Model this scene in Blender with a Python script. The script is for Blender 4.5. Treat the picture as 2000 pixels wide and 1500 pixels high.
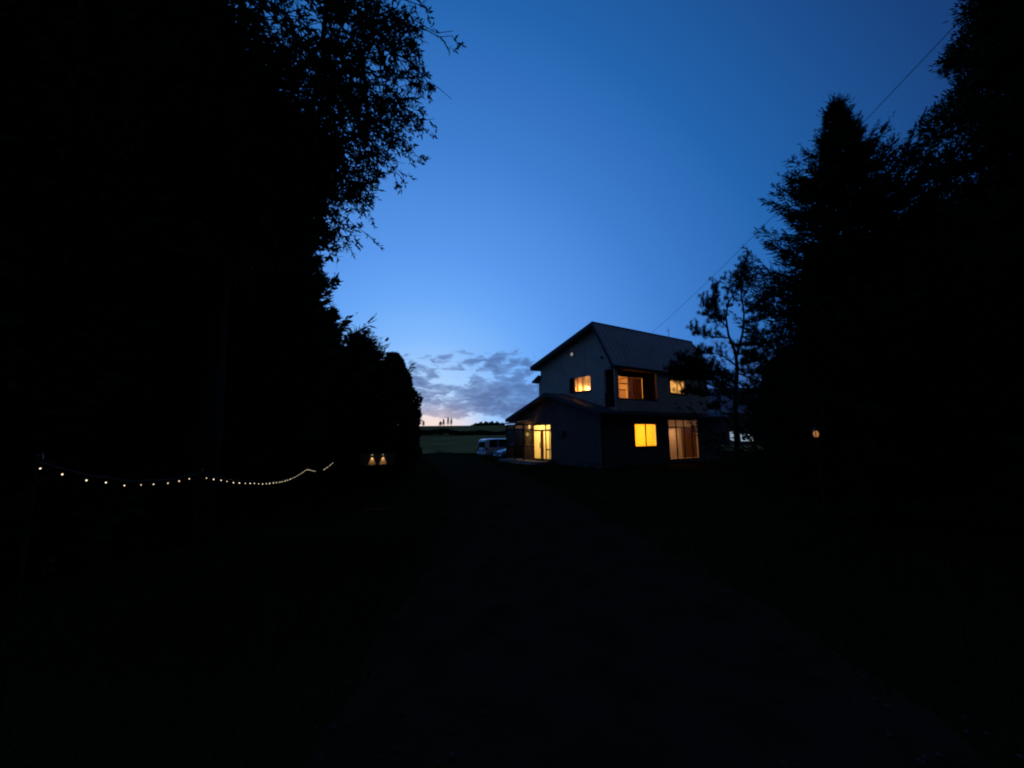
import bpy, math, random
import numpy as np
from mathutils import Vector, Matrix

R = math.radians
for o in list(bpy.data.objects):
    bpy.data.objects.remove(o)
scene = bpy.context.scene
COL = scene.collection
random.seed(11)

# ------------------------------------------------------------------ camera
cam_d = bpy.data.cameras.new('camera')
cam_d.sensor_width = 36.0
cam_d.lens = 13.52
cam_d.clip_start = 0.05
cam_d.clip_end = 20000
cam = bpy.data.objects.new('camera', cam_d)
COL.objects.link(cam)
cam.matrix_world = (Matrix.Translation((0, 0, 1.7)) @ Matrix.Rotation(R(90 + 7.585), 4, 'X')
                    @ Matrix.Rotation(R(-0.5), 4, 'Z'))
scene.camera = cam

# ------------------------------------------------------------------ sky
SUN_AZ = R(-12.6)          # where the sun has gone down
world = bpy.data.worlds.new('World')
scene.world = world
world.use_nodes = True
nt = world.node_tree
nt.nodes.clear()
NN = nt.nodes.new
LK = nt.links.new


def wmath(op, a, b=None, c=None, clamp=False):
    n = NN('ShaderNodeMath')
    n.operation = op
    n.use_clamp = clamp
    for i, v in enumerate((a, b, c)):
        if v is None:
            continue
        if isinstance(v, (int, float)):
            n.inputs[i].default_value = v
        else:
            LK(v, n.inputs[i])
    return n.outputs[0]


def wramp(fac, stops, interp='LINEAR'):
    n = NN('ShaderNodeValToRGB')
    n.color_ramp.interpolation = interp
    el = n.color_ramp.elements
    while len(el) > 1:
        el.remove(el[-1])
    el[0].position = stops[0][0]
    el[0].color = (*stops[0][1], 1)
    for p, c in stops[1:]:
        e = el.new(p)
        e.color = (*c, 1)
    LK(fac, n.inputs[0])
    return n.outputs[0]


def wmap(v, a0, a1, b0, b1, smooth=True):
    n = NN('ShaderNodeMapRange')
    n.interpolation_type = 'SMOOTHSTEP' if smooth else 'LINEAR'
    LK(v, n.inputs[0])
    for i, q in enumerate((a0, a1, b0, b1)):
        n.inputs[i + 1].default_value = q
    return n.outputs[0]


def wmix(fac, a, b):
    n = NN('ShaderNodeMix')
    n.data_type = 'RGBA'
    if isinstance(fac, (int, float)):
        n.inputs[0].default_value = fac
    else:
        LK(fac, n.inputs[0])
    for i, v in ((6, a), (7, b)):
        if isinstance(v, tuple):
            n.inputs[i].default_value = (*v, 1)
        else:
            LK(v, n.inputs[i])
    return n.outputs[2]


tc = NN('ShaderNodeTexCoord')
sep = NN('ShaderNodeSeparateXYZ')
LK(tc.outputs['Generated'], sep.inputs[0])
dx, dy, dz = sep.outputs
sx, sy = math.sin(SUN_AZ), math.cos(SUN_AZ)
cosang = wmath('ADD', wmath('MULTIPLY', dx, sx), wmath('MULTIPLY', dy, sy))
theta = wmath('DIVIDE', wmath('ARCCOSINE', wmath('MINIMUM', wmath('MAXIMUM', cosang, -1.0), 1.0)), math.pi)
elev = wmath('DIVIDE', wmath('ARCSINE', wmath('MINIMUM', wmath('MAXIMUM', dz, -1.0), 1.0)), math.pi / 2)   # 1 = zenith
azim = wmath('ARCTAN2', dx, dy)
# twilight: in view, brightness falls off with the angle from the sunset point
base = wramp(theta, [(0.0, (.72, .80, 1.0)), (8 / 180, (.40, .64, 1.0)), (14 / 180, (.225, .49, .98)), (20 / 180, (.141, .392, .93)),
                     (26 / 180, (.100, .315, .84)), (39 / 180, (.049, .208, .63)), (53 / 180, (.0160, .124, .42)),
                     (70 / 180, (.0085, .049, .190)), (100 / 180, (.017, .031, .076)), (1.0, (.012, .016, .030))])  # out-of-view stops at the end raised and warmed to light the gable wall
# clouds: a broken low bank towards the horizon
vec = NN('ShaderNodeCombineXYZ')
LK(wmath('MULTIPLY', azim, 7.0), vec.inputs[0])
LK(wmath('MULTIPLY', elev, 28.0), vec.inputs[1])


def wnoise(scale, detail, rough, off, distort=0.0):
    m = NN('ShaderNodeMapping')
    m.inputs['Location'].default_value = off
    LK(vec.outputs[0], m.inputs[0])
    n = NN('ShaderNodeTexNoise')
    n.inputs['Scale'].default_value = scale
    n.inputs['Detail'].default_value = detail
    n.inputs['Roughness'].default_value = rough
    n.inputs['Distortion'].default_value = distort
    LK(m.outputs[0], n.inputs['Vector'])
    return n.outputs['Fac']


n_big = wnoise(1.15, 2.0, 0.5, (3.1, 0.4, 0))
n_mid = wnoise(3.2, 7.0, 0.58, (1.7, 5.2, 0), 0.35)
n_fine = wnoise(9.0, 6.0, 0.6, (8.3, 2.2, 0), 0.2)
eldeg = wmath('MULTIPLY', elev, 90.0)
# more cover low down, none above about 17 degrees
cover = wmath('MULTIPLY', wmap(eldeg, 1.2, 4.0, 0.15, 1.0), wmap(eldeg, 8.0, 17.5, 1.0, 0.0))
dens = wmath('ADD', wmath('MULTIPLY', n_mid, 0.67), wmath('ADD', wmath('MULTIPLY', n_big, 0.42), wmath('MULTIPLY', n_fine, 0.11)))
dens = wmath('ADD', dens, wmath('MULTIPLY', wmath('SUBTRACT', cover, 1.0), 0.30))
# a broad bank sits low, a little right of the sunset
bank = wmath('MULTIPLY', wmath('MULTIPLY', wmap(eldeg, 1.2, 3.2, 0.0, 1.0), wmap(eldeg, 5.0, 9.0, 1.0, 0.0)),
             wmath('MULTIPLY', wmap(azim, R(-15), R(-2), 0.12, 1.0), wmap(azim, R(14), R(60), 1.0, 0.4)))
upper = wmath('MULTIPLY', wmath('MULTIPLY', wmap(eldeg, 8.5, 11.0, 0.0, 1.0), wmap(eldeg, 12.0, 15.5, 1.0, 0.0)), wmap(azim, R(-14), R(4), 0.3, 1.0))
dens = wmath('ADD', dens, wmath('ADD', wmath('MULTIPLY', bank, 0.155), wmath('MULTIPLY', upper, 0.05)))
cmask = wmath('MULTIPLY', wmap(dens, 0.53, 0.645, 0.0, 1.0), wmap(eldeg, 13.0, 18.0, 1.0, 0.0))
ccol = wramp(theta, [(0.0, (.13, .18, .39)), (14 / 180, (.075, .148, .37)), (30 / 180, (.055, .14, .40)), (60 / 180, (.010, .055, .20)),
                     (1.0, (.002, .010, .045))])
# pale warm band low over the sunset point
glow = wmath('MULTIPLY', wmap(eldeg, 1.6, 6.0, 1.0, 0.0), wmap(theta, 2 / 180, 10.5 / 180, 1.0, 0.0))
warm = wmix(wmath('MULTIPLY', glow, 0.92), base, (.97, .76, .68))
ccol2 = wmix(wmath('MULTIPLY', glow, 0.62), ccol, (.66, .52, .54))
n_str = wnoise(2.1, 5.0, 0.55, (6.6, 9.1, 0), 0.5)
ccol3 = wmix(wmap(wmath('ADD', wmath('MULTIPLY', n_str, .7), wmath('MULTIPLY', n_fine, .3)), .46, .66, 0.0, .34), ccol2, base)
thick = wmap(dens, .60, .80, .72, .95)
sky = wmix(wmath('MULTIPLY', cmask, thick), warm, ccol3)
# below the horizon only dark ground would be seen
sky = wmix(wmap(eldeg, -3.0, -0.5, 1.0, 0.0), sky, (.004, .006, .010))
nish = NN('ShaderNodeTexSky')
nish.sky_type = 'NISHITA'
nish.sun_disc = False
nish.sun_elevation = R(-4)
nish.sun_rotation = SUN_AZ
bg = NN('ShaderNodeBackground')
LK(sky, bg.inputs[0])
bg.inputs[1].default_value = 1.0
bg2 = NN('ShaderNodeBackground')
LK(nish.outputs[0], bg2.inputs[0])
bg2.inputs[1].default_value = 0.05
addn = NN('ShaderNodeAddShader')
LK(bg.outputs[0], addn.inputs[0])
LK(bg2.outputs[0], addn.inputs[1])
wo = NN('ShaderNodeOutputWorld')
LK(addn.outputs[0], wo.inputs[0])

# ------------------------------------------------------------------ render look (the sun is below the horizon: no sun lamp)
vs = scene.view_settings
vs.view_transform = 'Standard'
vs.look = 'None'
vs.exposure = 0.0
vs.gamma = 1.0
vs.use_curve_mapping = False
scene.render.engine = 'CYCLES'
scene.cycles.use_denoising = True
scene.cycles.max_bounces = 6
scene.cycles.transparent_max_bounces = 16
scene.cycles.filter_width = 2.0
scene.cycles.sample_clamp_indirect = 6.0
scene.cycles.caustics_reflective = False
scene.cycles.caustics_refractive = False


# ------------------------------------------------------------------ materials
def new_mat(name):
    m = bpy.data.materials.new(name)
    m.use_nodes = True
    t = m.node_tree
    b = t.nodes['Principled BSDF']
    return m, t, b


def surf(name, col, rough=0.7, var=0.25, scale=6.0, bump=0.0, metal=0.0, spec=0.3, stretch=(1, 1, 1), bscale=None):
    m, t, b = new_mat(name)
    tcn = t.nodes.new('ShaderNodeTexCoord')
    mp = t.nodes.new('ShaderNodeMapping')
    mp.inputs['Scale'].default_value = stretch
    t.links.new(tcn.outputs['Object'], mp.inputs[0])
    n = t.nodes.new('ShaderNodeTexNoise')
    n.inputs['Scale'].default_value = scale
    n.inputs['Detail'].default_value = 6
    n.inputs['Roughness'].default_value = 0.62
    t.links.new(mp.outputs[0], n.inputs['Vector'])
    r = t.nodes.new('ShaderNodeValToRGB')
    r.color_ramp.elements[0].position = 0.3
    r.color_ramp.elements[1].position = 0.7
    r.color_ramp.elements[0].color = (*[c * (1 - var) for c in col], 1)
    r.color_ramp.elements[1].color = (*[min(1, c * (1 + var)) for c in col], 1)
    t.links.new(n.outputs['Fac'], r.inputs[0])
    t.links.new(r.outputs[0], b.inputs['Base Color'])
    b.inputs['Roughness'].default_value = rough
    b.inputs['Metallic'].default_value = metal
    b.inputs['Specular IOR Level'].default_value = spec
    if bump:
        n2 = t.nodes.new('ShaderNodeTexNoise')
        n2.inputs['Scale'].default_value = bscale or scale * 6
        n2.inputs['Detail'].default_value = 5
        t.links.new(mp.outputs[0], n2.inputs['Vector'])
        bp = t.nodes.new('ShaderNodeBump')
        bp.inputs['Strength'].default_value = bump
        bp.inputs['Distance'].default_value = 0.02
        t.links.new(n2.outputs['Fac'], bp.inputs['Height'])
        t.links.new(bp.outputs[0], b.inputs['Normal'])
    return m


def glass_mat(name, tint=(1, 1, 1), rough=0.02):
    m, t, b = new_mat(name)
    t.nodes.remove(b)
    tr = t.nodes.new('ShaderNodeBsdfTransparent')
    tr.inputs[0].default_value = (*tint, 1)
    gl = t.nodes.new('ShaderNodeBsdfGlossy')
    gl.inputs['Roughness'].default_value = rough
    lw = t.nodes.new('ShaderNodeLayerWeight')
    lw.inputs[0].default_value = 0.5
    pw = t.nodes.new('ShaderNodeMath')
    pw.operation = 'POWER'
    pw.inputs[1].default_value = 4.0
    t.links.new(lw.outputs['Facing'], pw.inputs[0])
    ma = t.nodes.new('ShaderNodeMath')
    ma.operation = 'MULTIPLY_ADD'
    ma.inputs[1].default_value = 0.6
    ma.inputs[2].default_value = 0.03
    t.links.new(pw.outputs[0], ma.inputs[0])
    lw = ma
    mx = t.nodes.new('ShaderNodeMixShader')
    t.links.new(lw.outputs[0], mx.inputs[0])
    t.links.new(tr.outputs[0], mx.inputs[1])
    t.links.new(gl.outputs[0], mx.inputs[2])
    t.links.new(mx.outputs[0], t.nodes['Material Output'].inputs[0])
    return m


def cloth_mat(name, col, trans=0.6, stripe=0.0):
    m, t, b = new_mat(name)
    t.nodes.remove(b)
    tcn = t.nodes.new('ShaderNodeTexCoord')
    n = t.nodes.new('ShaderNodeTexNoise')
    n.inputs['Scale'].default_value = 5.0
    n.inputs['Detail'].default_value = 4
    t.links.new(tcn.outputs['Object'], n.inputs['Vector'])
    r = t.nodes.new('ShaderNodeValToRGB')
    r.color_ramp.elements[0].color = (*[c * 0.82 for c in col], 1)
    r.color_ramp.elements[1].color = (*[min(1, c * 1.1) for c in col], 1)
    t.links.new(n.outputs['Fac'], r.inputs[0])
    d = t.nodes.new('ShaderNodeBsdfDiffuse')
    tl = t.nodes.new('ShaderNodeBsdfTranslucent')
    t.links.new(r.outputs[0], d.inputs[0])
    t.links.new(r.outputs[0], tl.inputs[0])
    mx = t.nodes.new('ShaderNodeMixShader')
    mx.inputs[0].default_value = trans
    t.links.new(d.outputs[0], mx.inputs[1])
    t.links.new(tl.outputs[0], mx.inputs[2])
    t.links.new(mx.outputs[0], t.nodes['Material Output'].inputs[0])
    return m


def emit_mat(name, col, strength):
    m, t, b = new_mat(name)
    t.nodes.remove(b)
    e = t.nodes.new('ShaderNodeEmission')
    e.inputs[0].default_value = (*col, 1)
    e.inputs[1].default_value = strength
    t.links.new(e.outputs[0], t.nodes['Material Output'].inputs[0])
    return m


def leaf_mat(name, col):
    m, t, b = new_mat(name)
    g = t.nodes.new('ShaderNodeNewGeometry')
    r = t.nodes.new('ShaderNodeValToRGB')
    r.color_ramp.elements[0].color = (*[c * 0.6 for c in col], 1)
    r.color_ramp.elements[1].color = (*[c * 1.35 for c in col], 1)
    t.links.new(g.outputs['Random Per Island'], r.inputs[0])
    t.links.new(r.outputs[0], b.inputs['Base Color'])
    b.inputs['Roughness'].default_value = 0.75
    b.inputs['Specular IOR Level'].default_value = 0.02
    return m


M = {}
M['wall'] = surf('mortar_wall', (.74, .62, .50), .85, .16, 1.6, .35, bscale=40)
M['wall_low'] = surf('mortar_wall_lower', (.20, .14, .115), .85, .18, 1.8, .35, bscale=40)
M['foundation'] = surf('foundation_concrete', (.28, .27, .26), .9, .25, 3, .4)
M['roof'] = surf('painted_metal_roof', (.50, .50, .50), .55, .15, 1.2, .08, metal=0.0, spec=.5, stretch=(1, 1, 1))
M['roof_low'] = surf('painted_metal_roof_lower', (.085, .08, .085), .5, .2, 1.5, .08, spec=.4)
M['trim'] = surf('dark_trim_paint', (.045, .04, .04), .6, .2, 4)
M['soffit'] = surf('soffit_board', (.12, .10, .085), .8, .2, 4, stretch=(8, 1, 1))
M['frame'] = surf('dark_aluminium_frame', (.05, .045, .04), .5, .2, 8, spec=.4)
M['frame_w'] = surf('white_sash', (.6, .58, .54), .5, .1, 8)
M['room'] = surf('room_plaster', (.62, .56, .46), .9, .06, 3)
M['wood_in'] = surf('indoor_wood', (.40, .22, .10), .5, .2, 5, stretch=(6, 6, .6))
M['wood'] = surf('weathered_wood', (.16, .12, .085), .85, .3, 5, .3, stretch=(1, 1, 8))
M['board'] = surf('board_wood', (.20, .15, .11), .85, .3, 5, .3, stretch=(.6, 4, 4))
M['wood_dark'] = surf('dark_stained_wood', (.040, .030, .022), .9, .3, 5, .2, spec=0.0, stretch=(1, 1, 8))
M['glass'] = glass_mat('window_glass')
M['frosted'] = cloth_mat('frosted_glass', (.80, .78, .72), .75)
M['poly'] = cloth_mat('polycarbonate', (.55, .52, .48), .6)
M['smoke'] = glass_mat('dusty_porch_glass', (.45, .45, .45), .15)
M['curtain_y'] = cloth_mat('yellow_blind', (.80, .50, .10), .7)
M['curtain_w'] = cloth_mat('cream_curtain', (.72, .62, .48), .6)
M['curtain_b'] = cloth_mat('brown_curtain', (.46, .27, .11), .5)
M['curtain_d'] = cloth_mat('dark_curtain', (.13, .07, .035), .4)
M['metal'] = surf('galvanised_metal', (.35, .36, .37), .45, .15, 6, metal=.8)
M['white_metal'] = surf('white_enamel', (.72, .72, .70), .4, .06, 6)
M['globe'] = emit_mat('globe_lamp_glow', (1.0, .74, .22), 1.7)
M['bulb_in'] = emit_mat('ceiling_lamp_glow', (1.0, .60, .20), 2.2)
M['bulb'] = emit_mat('string_bulb_glow', (1.0, .80, .50), 1.7)
M['white_lit'] = emit_mat('white_lit_pane', (.62, .80, 1.0), .42)
M['dim_lamp'] = emit_mat('dim_gable_lamp_glow', (1.0, .95, .85), .22)
M['orange'] = emit_mat('lantern_glow', (1.0, .40, .12), 0.36)
M['cable'] = surf('black_cable', (.02, .02, .02), .6, .1, 9)
M['bark'] = surf('bark', (.050, .040, .030), .95, .4, 4, .8, spec=0.0, stretch=(3, 3, .7))
M['leaf_w'] = leaf_mat('willow_leaf', (.040, .065, .022))
M['leaf_s'] = leaf_mat('spruce_needle', (.022, .040, .018))
M['leaf_p'] = leaf_mat('pine_needle', (.026, .045, .018))
M['leaf_a'] = leaf_mat('arborvitae_spray', (.028, .050, .016))
M['leaf_h'] = leaf_mat('hedge_leaf', (.030, .048, .020))
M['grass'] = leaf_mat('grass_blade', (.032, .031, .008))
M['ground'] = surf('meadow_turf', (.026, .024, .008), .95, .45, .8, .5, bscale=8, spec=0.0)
M['field'] = surf('field', (.34, .21, .07), .95, .35, .12, .2, spec=0.0)
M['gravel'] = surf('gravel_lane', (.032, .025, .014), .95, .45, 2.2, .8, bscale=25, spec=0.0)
M['stone'] = surf('lane_stone', (.075, .065, .055), .9, .3, 9, .3, spec=0.0)
M['step'] = surf('porch_concrete', (.30, .28, .25), .9, .2, 4, .3)
M['paint_w'] = surf('white_car_paint', (.80, .80, .80), .18, .02, 3, spec=.9)
M['paint_s'] = surf('silver_car_paint', (.50, .52, .55), .22, .03, 3, metal=.55, spec=.6)
for k_ in ('paint_w', 'paint_s'):
    M[k_].node_tree.nodes['Principled BSDF'].inputs['Coat Weight'].default_value = 1.0
    M[k_].node_tree.nodes['Principled BSDF'].inputs['Coat Roughness'].default_value = .05
M['car_glass'] = surf('dark_car_glass', (.012, .013, .015), .08, .05, 3, spec=.25)
M['rubber'] = surf('tyre_rubber', (.02, .02, .02), .9, .2, 9)
M['rim'] = surf('alloy_rim', (.4, .4, .42), .35, .05, 6, metal=.8)
M['lamp_red'] = surf('tail_lamp_plastic', (.32, .03, .02), .2, .1, 6)
M['lamp_clear'] = surf('head_lamp_plastic', (.65, .66, .68), .12, .05, 6, spec=.6)
M['shed_roof'] = surf('pale_metal_roof', (.34, .38, .44), .4, .12, 1, spec=.5)
M['shed_wall'] = surf('shed_boards', (.15, .14, .14), .85, .25, 2, stretch=(8, 1, .3))


# ------------------------------------------------------------------ mesh helpers
def link(o, parent=None):
    COL.objects.link(o)
    if parent is not None:
        o.parent = parent
    return o


def tag(o, label=None, cat=None, group=None, kind=None):
    if label:
        o['label'] = label
    if cat:
        o['category'] = cat
    if group:
        o['group'] = group
    if kind:
        o['kind'] = kind
    return o


def empty(name, loc=(0, 0, 0), rz=0.0, label=None, cat=None, group=None):
    o = bpy.data.objects.new(name, None)
    o.empty_display_size = 0.2
    o.location = loc
    o.rotation_euler = (0, 0, rz)
    COL.objects.link(o)
    return tag(o, label, cat, group)


def np_mesh(name, V, F, mat, parent=None, smooth=False, link_it=True):
    """V (n,3), F (m,k) constant polygon size"""
    me = bpy.data.meshes.new(name)
    V = np.ascontiguousarray(V, dtype=np.float32)
    F = np.ascontiguousarray(F, dtype=np.int32)
    n, k = F.shape
    me.vertices.add(len(V))
    me.vertices.foreach_set('co', V.ravel())
    me.loops.add(n * k)
    me.loops.foreach_set('vertex_index', F.ravel())
    me.polygons.add(n)
    me.polygons.foreach_set('loop_start', np.arange(0, n * k, k, dtype=np.int32))
    me.polygons.foreach_set('loop_total', np.full(n, k, dtype=np.int32))
    me.polygons.foreach_set('use_smooth', np.full(n, smooth))
    me.update(calc_edges=True)
    me.materials.append(mat)
    o = bpy.data.objects.new(name, me)
    if link_it:
        link(o, parent)
    return o


class MB:
    """collects shapes, links them as one mesh object"""

    def __init__(s):
        s.v, s.f = [], []

    def poly(s, pts):
        b = len(s.v)
        s.v += [tuple(p) for p in pts]
        s.f.append(tuple(range(b, b + len(pts))))

    def hexa(s, p):                       # 8 corners: 0-3 bottom ring, 4-7 top ring
        b = len(s.v)
        s.v += [tuple(q) for q in p]
        s.f += [(b, b + 3, b + 2, b + 1), (b + 4, b + 5, b + 6, b + 7)]
        s.f += [(b + i, b + (i + 1) % 4, b + 4 + (i + 1) % 4, b + 4 + i) for i in range(4)]

    def box(s, x0, x1, y0, y1, z0, z1):
        s.hexa([(x0, y0, z0), (x1, y0, z0), (x1, y1, z0), (x0, y1, z0),
                (x0, y0, z1), (x1, y0, z1), (x1, y1, z1), (x0, y1, z1)])

    def prism(s, pts, vec):
        b = len(s.v)
        n = len(pts)
        s.v += [tuple(p) for p in pts] + [tuple(Vector(p) + Vector(vec)) for p in pts]
        s.f.append(tuple(range(b, b + n)))
        s.f.append(tuple(range(b + 2 * n - 1, b + n - 1, -1)))
        for i in range(n):
            j = (i + 1) % n
            s.f.append((b + j, b + i, b + n + i, b + n + j))

    def tube(s, pts, rad, n=8, cap=True):
        pts = [Vector(p) for p in pts]
        if isinstance(rad, (int, float)):
            rad = [rad] * len(pts)
        b = len(s.v)
        prev = None
        for i, p in enumerate(pts):
            d = (pts[min(i + 1, len(pts) - 1)] - pts[max(i - 1, 0)]).normalized()
            if prev is None:
                a = d.orthogonal().normalized()
            else:
                a = (prev - d * prev.dot(d))
                a = a.normalized() if a.length > 1e-6 else d.orthogonal().normalized()
            prev = a
            c = d.cross(a)
            for k in range(n):
                t = 2 * math.pi * k / n
                s.v.append(tuple(p + (a * math.cos(t) + c * math.sin(t)) * rad[i]))
        for i in range(len(pts) - 1):
            for k in range(n):
                k2 = (k + 1) % n
                s.f.append((b + i * n + k, b + i * n + k2, b + (i + 1) * n + k2, b + (i + 1) * n + k))
        if cap:
            s.f.append(tuple(b + k for k in range(n - 1, -1, -1)))
            e = b + (len(pts) - 1) * n
            s.f.append(tuple(e + k for k in range(n)))

    def lathe(s, prof, n=16, c=(0, 0, 0)):      # prof: (r, z)
        b = len(s.v)
        for r, z in prof:
            for k in range(n):
                t = 2 * math.pi * k / n
                s.v.append((c[0] + r * math.cos(t), c[1] + r * math.sin(t), c[2] + z))
        for i in range(len(prof) - 1):
            for k in range(n):
                k2 = (k + 1) % n
                s.f.append((b + i * n + k, b + i * n + k2, b + (i + 1) * n + k2, b + (i + 1) * n + k))
        s.f.append(tuple(b + k for k in range(n - 1, -1, -1)))
        e = b + (len(prof) - 1) * n
        s.f.append(tuple(e + k for k in range(n)))

    def build(s, name, mat, parent=None, smooth=False, bevel=0.0):
        me = bpy.data.meshes.new(name)
        me.from_pydata(s.v, [], s.f)
        if smooth:
            me.polygons.foreach_set('use_smooth', [True] * len(me.polygons))
        me.update()
        me.materials.append(mat)
        o = bpy.data.objects.new(name, me)
        link(o, parent)
        if bevel:
            b = o.modifiers.new('bevel', 'BEVEL')
            b.width = bevel
            b.segments = 2
            b.limit_method = 'ANGLE'
        return o


def copy_tree(o, parent=None):
    c = o.copy()
    COL.objects.link(c)
    c.parent = parent
    for ch in list(o.children):
        copy_tree(ch, c)
    return c


# ------------------------------------------------------------------ terrain
def sstep(a, b, x):
    t = np.clip((np.asarray(x, float) - a) / (b - a), 0, 1)
    return t * t * (3 - 2 * t)


def height(x, y):
    x = np.asarray(x, float)
    y = np.asarray(y, float)
    z = -0.3 * sstep(3, 13, y)
    z = z + sstep(42, 60, y) * 0.25 + np.clip(y - 52, 0, 205) * 0.0405 * sstep(45, 90, y)
    z = z + sstep(90, 220, y) * 0.9 * np.sin(x * 0.021 + 0.6) * sstep(20, 120, np.abs(x + 35))
    z = z + 0.03 * np.sin(x * 0.9 + 0.3 * y) * sstep(2, 6, np.abs(x)) * (1 - sstep(30, 60, y))
    z = z - np.clip(y - 300, 0, 3000) * 0.004
    return z


def ground_mesh():
    xs = np.concatenate([np.array([-3000, -1500, -800, -450, -280, -180, -120, -85]), np.arange(-64, 65, 0.8),
                         np.array([85, 120, 180, 280, 450, 800, 1500, 3000])])
    ys = np.concatenate([np.array([-400, -200, -90, -45, -25]), np.arange(-14, 60, 0.8),
                         np.arange(60, 320, 5.0), np.array([360, 450, 700, 1200, 2200, 4000])])
    X, Y = np.meshgrid(xs, ys)
    Z = height(X, Y)
    V = np.stack([X, Y, Z], -1).reshape(-1, 3)
    nx, ny = len(xs), len(ys)
    i = np.arange(ny - 1)[:, None] * nx + np.arange(nx - 1)[None, :]
    F = np.stack([i, i + 1, i + 1 + nx, i + nx], -1).reshape(-1, 4)
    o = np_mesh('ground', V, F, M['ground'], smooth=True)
    tag(o, kind='structure')
    return o


ground_mesh()


def field_mesh():
    xs = np.concatenate([np.arange(-260, -70, 10.0), np.arange(-70, 30, 1.5), np.arange(30, 120, 10.0)])
    ys = np.concatenate([np.arange(44, 110, 1.0), np.arange(110, 300, 4.0)])
    X, Y = np.meshgrid(xs, ys)
    Z = height(X, Y) + .06 + .05 * np.sin(Y * 1.9 + .4 * np.sin(X * .2)) * (Y < 110)
    Z[0, :] -= .2
    Z[-1, :] -= .2
    Z[:, 0] -= .2
    Z[:, -1] -= .2
    V = np.stack([X, Y, Z], -1).reshape(-1, 3)
    nx, ny = len(xs), len(ys)
    i = np.arange(ny - 1)[:, None] * nx + np.arange(nx - 1)[None, :]
    F = np.stack([i, i + 1, i + 1 + nx, i + nx], -1).reshape(-1, 4)
    tag(np_mesh('field', V, F, M['field'], smooth=True), kind='structure')


field_mesh()


def catmull(pts, n):
    pts = [np.array(p, float) for p in pts]
    P = [2 * pts[0] - pts[1]] + pts + [2 * pts[-1] - pts[-2]]
    out = []
    for i in range(1, len(P) - 2):
        for k in range(n):
            t = k / n
            a, b, c, d = P[i - 1], P[i], P[i + 1], P[i + 2]
            out.append(.5 * ((2 * b) + (-a + c) * t + (2 * a - 5 * b + 4 * c - d) * t * t + (-a + 3 * b - 3 * c + d) * t ** 3))
    out.append(pts[-1])
    return np.array(out)


LANE = catmull([(0.9, -12), (0.8, -4), (0.7, 3), (0.35, 9), (-0.7, 16), (-2.3, 23), (-4.5, 31), (-7.5, 42), (-9.6, 50)], 14)
LANE_W = np.interp(LANE[:, 1], [-12, 4, 12, 22, 32, 45, 50], [1.9, 1.9, 1.95, 2.0, 2.0, 1.7, 1.2])


def lane_dist(x, y):
    """distance outside the lane edge (negative = on it)"""
    P = np.stack([np.atleast_1d(x), np.atleast_1d(y)], -1)
    D = np.linalg.norm(P[:, None, :] - LANE[None, :, :], axis=2)
    i = D.argmin(1)
    return D[np.arange(len(P)), i] - LANE_W[i]


def lane_mesh():
    T = np.gradient(LANE, axis=0)
    T /= np.linalg.norm(T, axis=1)[:, None]
    N = np.stack([-T[:, 1], T[:, 0]], -1)
    cols = np.linspace(-1, 1, 13)
    rng = np.random.default_rng(5)
    V = []
    for i in range(len(LANE)):
        wob = 1 + 0.06 * math.sin(i * .7) + 0.05 * math.sin(i * 1.9 + 1)
        for c in cols:
            p = LANE[i] + N[i] * c * LANE_W[i] * (wob if abs(c) > .99 else 1)
            crown = 0.018 + 0.05 * (1 - c * c) - 0.03 * math.exp(-((abs(c) - .45) / .16) ** 2) + rng.normal(0, .004)
            if abs(c) > .99:
                crown = -.02
            V.append((p[0], p[1], float(height(p[0], p[1])) + crown))
    k = len(cols)
    i = np.arange(len(LANE) - 1)[:, None] * k + np.arange(k - 1)[None, :]
    F = np.stack([i, i + k, i + k + 1, i + 1], -1).reshape(-1, 4)
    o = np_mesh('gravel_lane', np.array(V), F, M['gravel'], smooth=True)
    tag(o, kind='structure')


lane_mesh()


# ------------------------------------------------------------------ foliage helpers
def unit(v):
    return v / np.maximum(np.linalg.norm(v, axis=-1, keepdims=True), 1e-9)


def rand_unit(rng, n):
    return unit(rng.normal(size=(n, 3)))


def blades(P, D, L, W, rng, mid=0.45):
    """diamond leaves from base P along D, length L, width W"""
    n = len(P)
    D = unit(D)
    S = unit(np.cross(D, rand_unit(rng, n)))
    L = np.broadcast_to(L, (n,))[:, None]
    W = np.broadcast_to(W, (n,))[:, None]
    V = np.stack([P, P + D * L * mid + S * W * .5, P + D * L, P + D * L * mid - S * W * .5], 1)
    return V


def blades_obj(name, Vs, mat, parent=None, link_it=True):
    V = np.concatenate(Vs).reshape(-1, 3)
    F = np.arange(len(V), dtype=np.int32).reshape(-1, 4)
    return np_mesh(name, V, F, mat, parent, link_it=link_it)


def bend_path(rng, a, b, n=5, jit=.06):
    a, b = np.array(a, float), np.array(b, float)
    L = np.linalg.norm(b - a)
    t = np.linspace(0, 1, n)[:, None]
    p = a + (b - a) * t
    p[1:-1] += rng.normal(0, jit * L, (n - 2, 3))
    return p


def at(p, t):
    """points at parameters t (0..1) on polyline p"""
    n = len(p)
    t = np.clip(t, 0, 1) * (n - 1)
    i = np.minimum(t.astype(int), n - 2)
    f = (t - i)[:, None]
    return p[i] * (1 - f) + p[i + 1] * f


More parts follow.
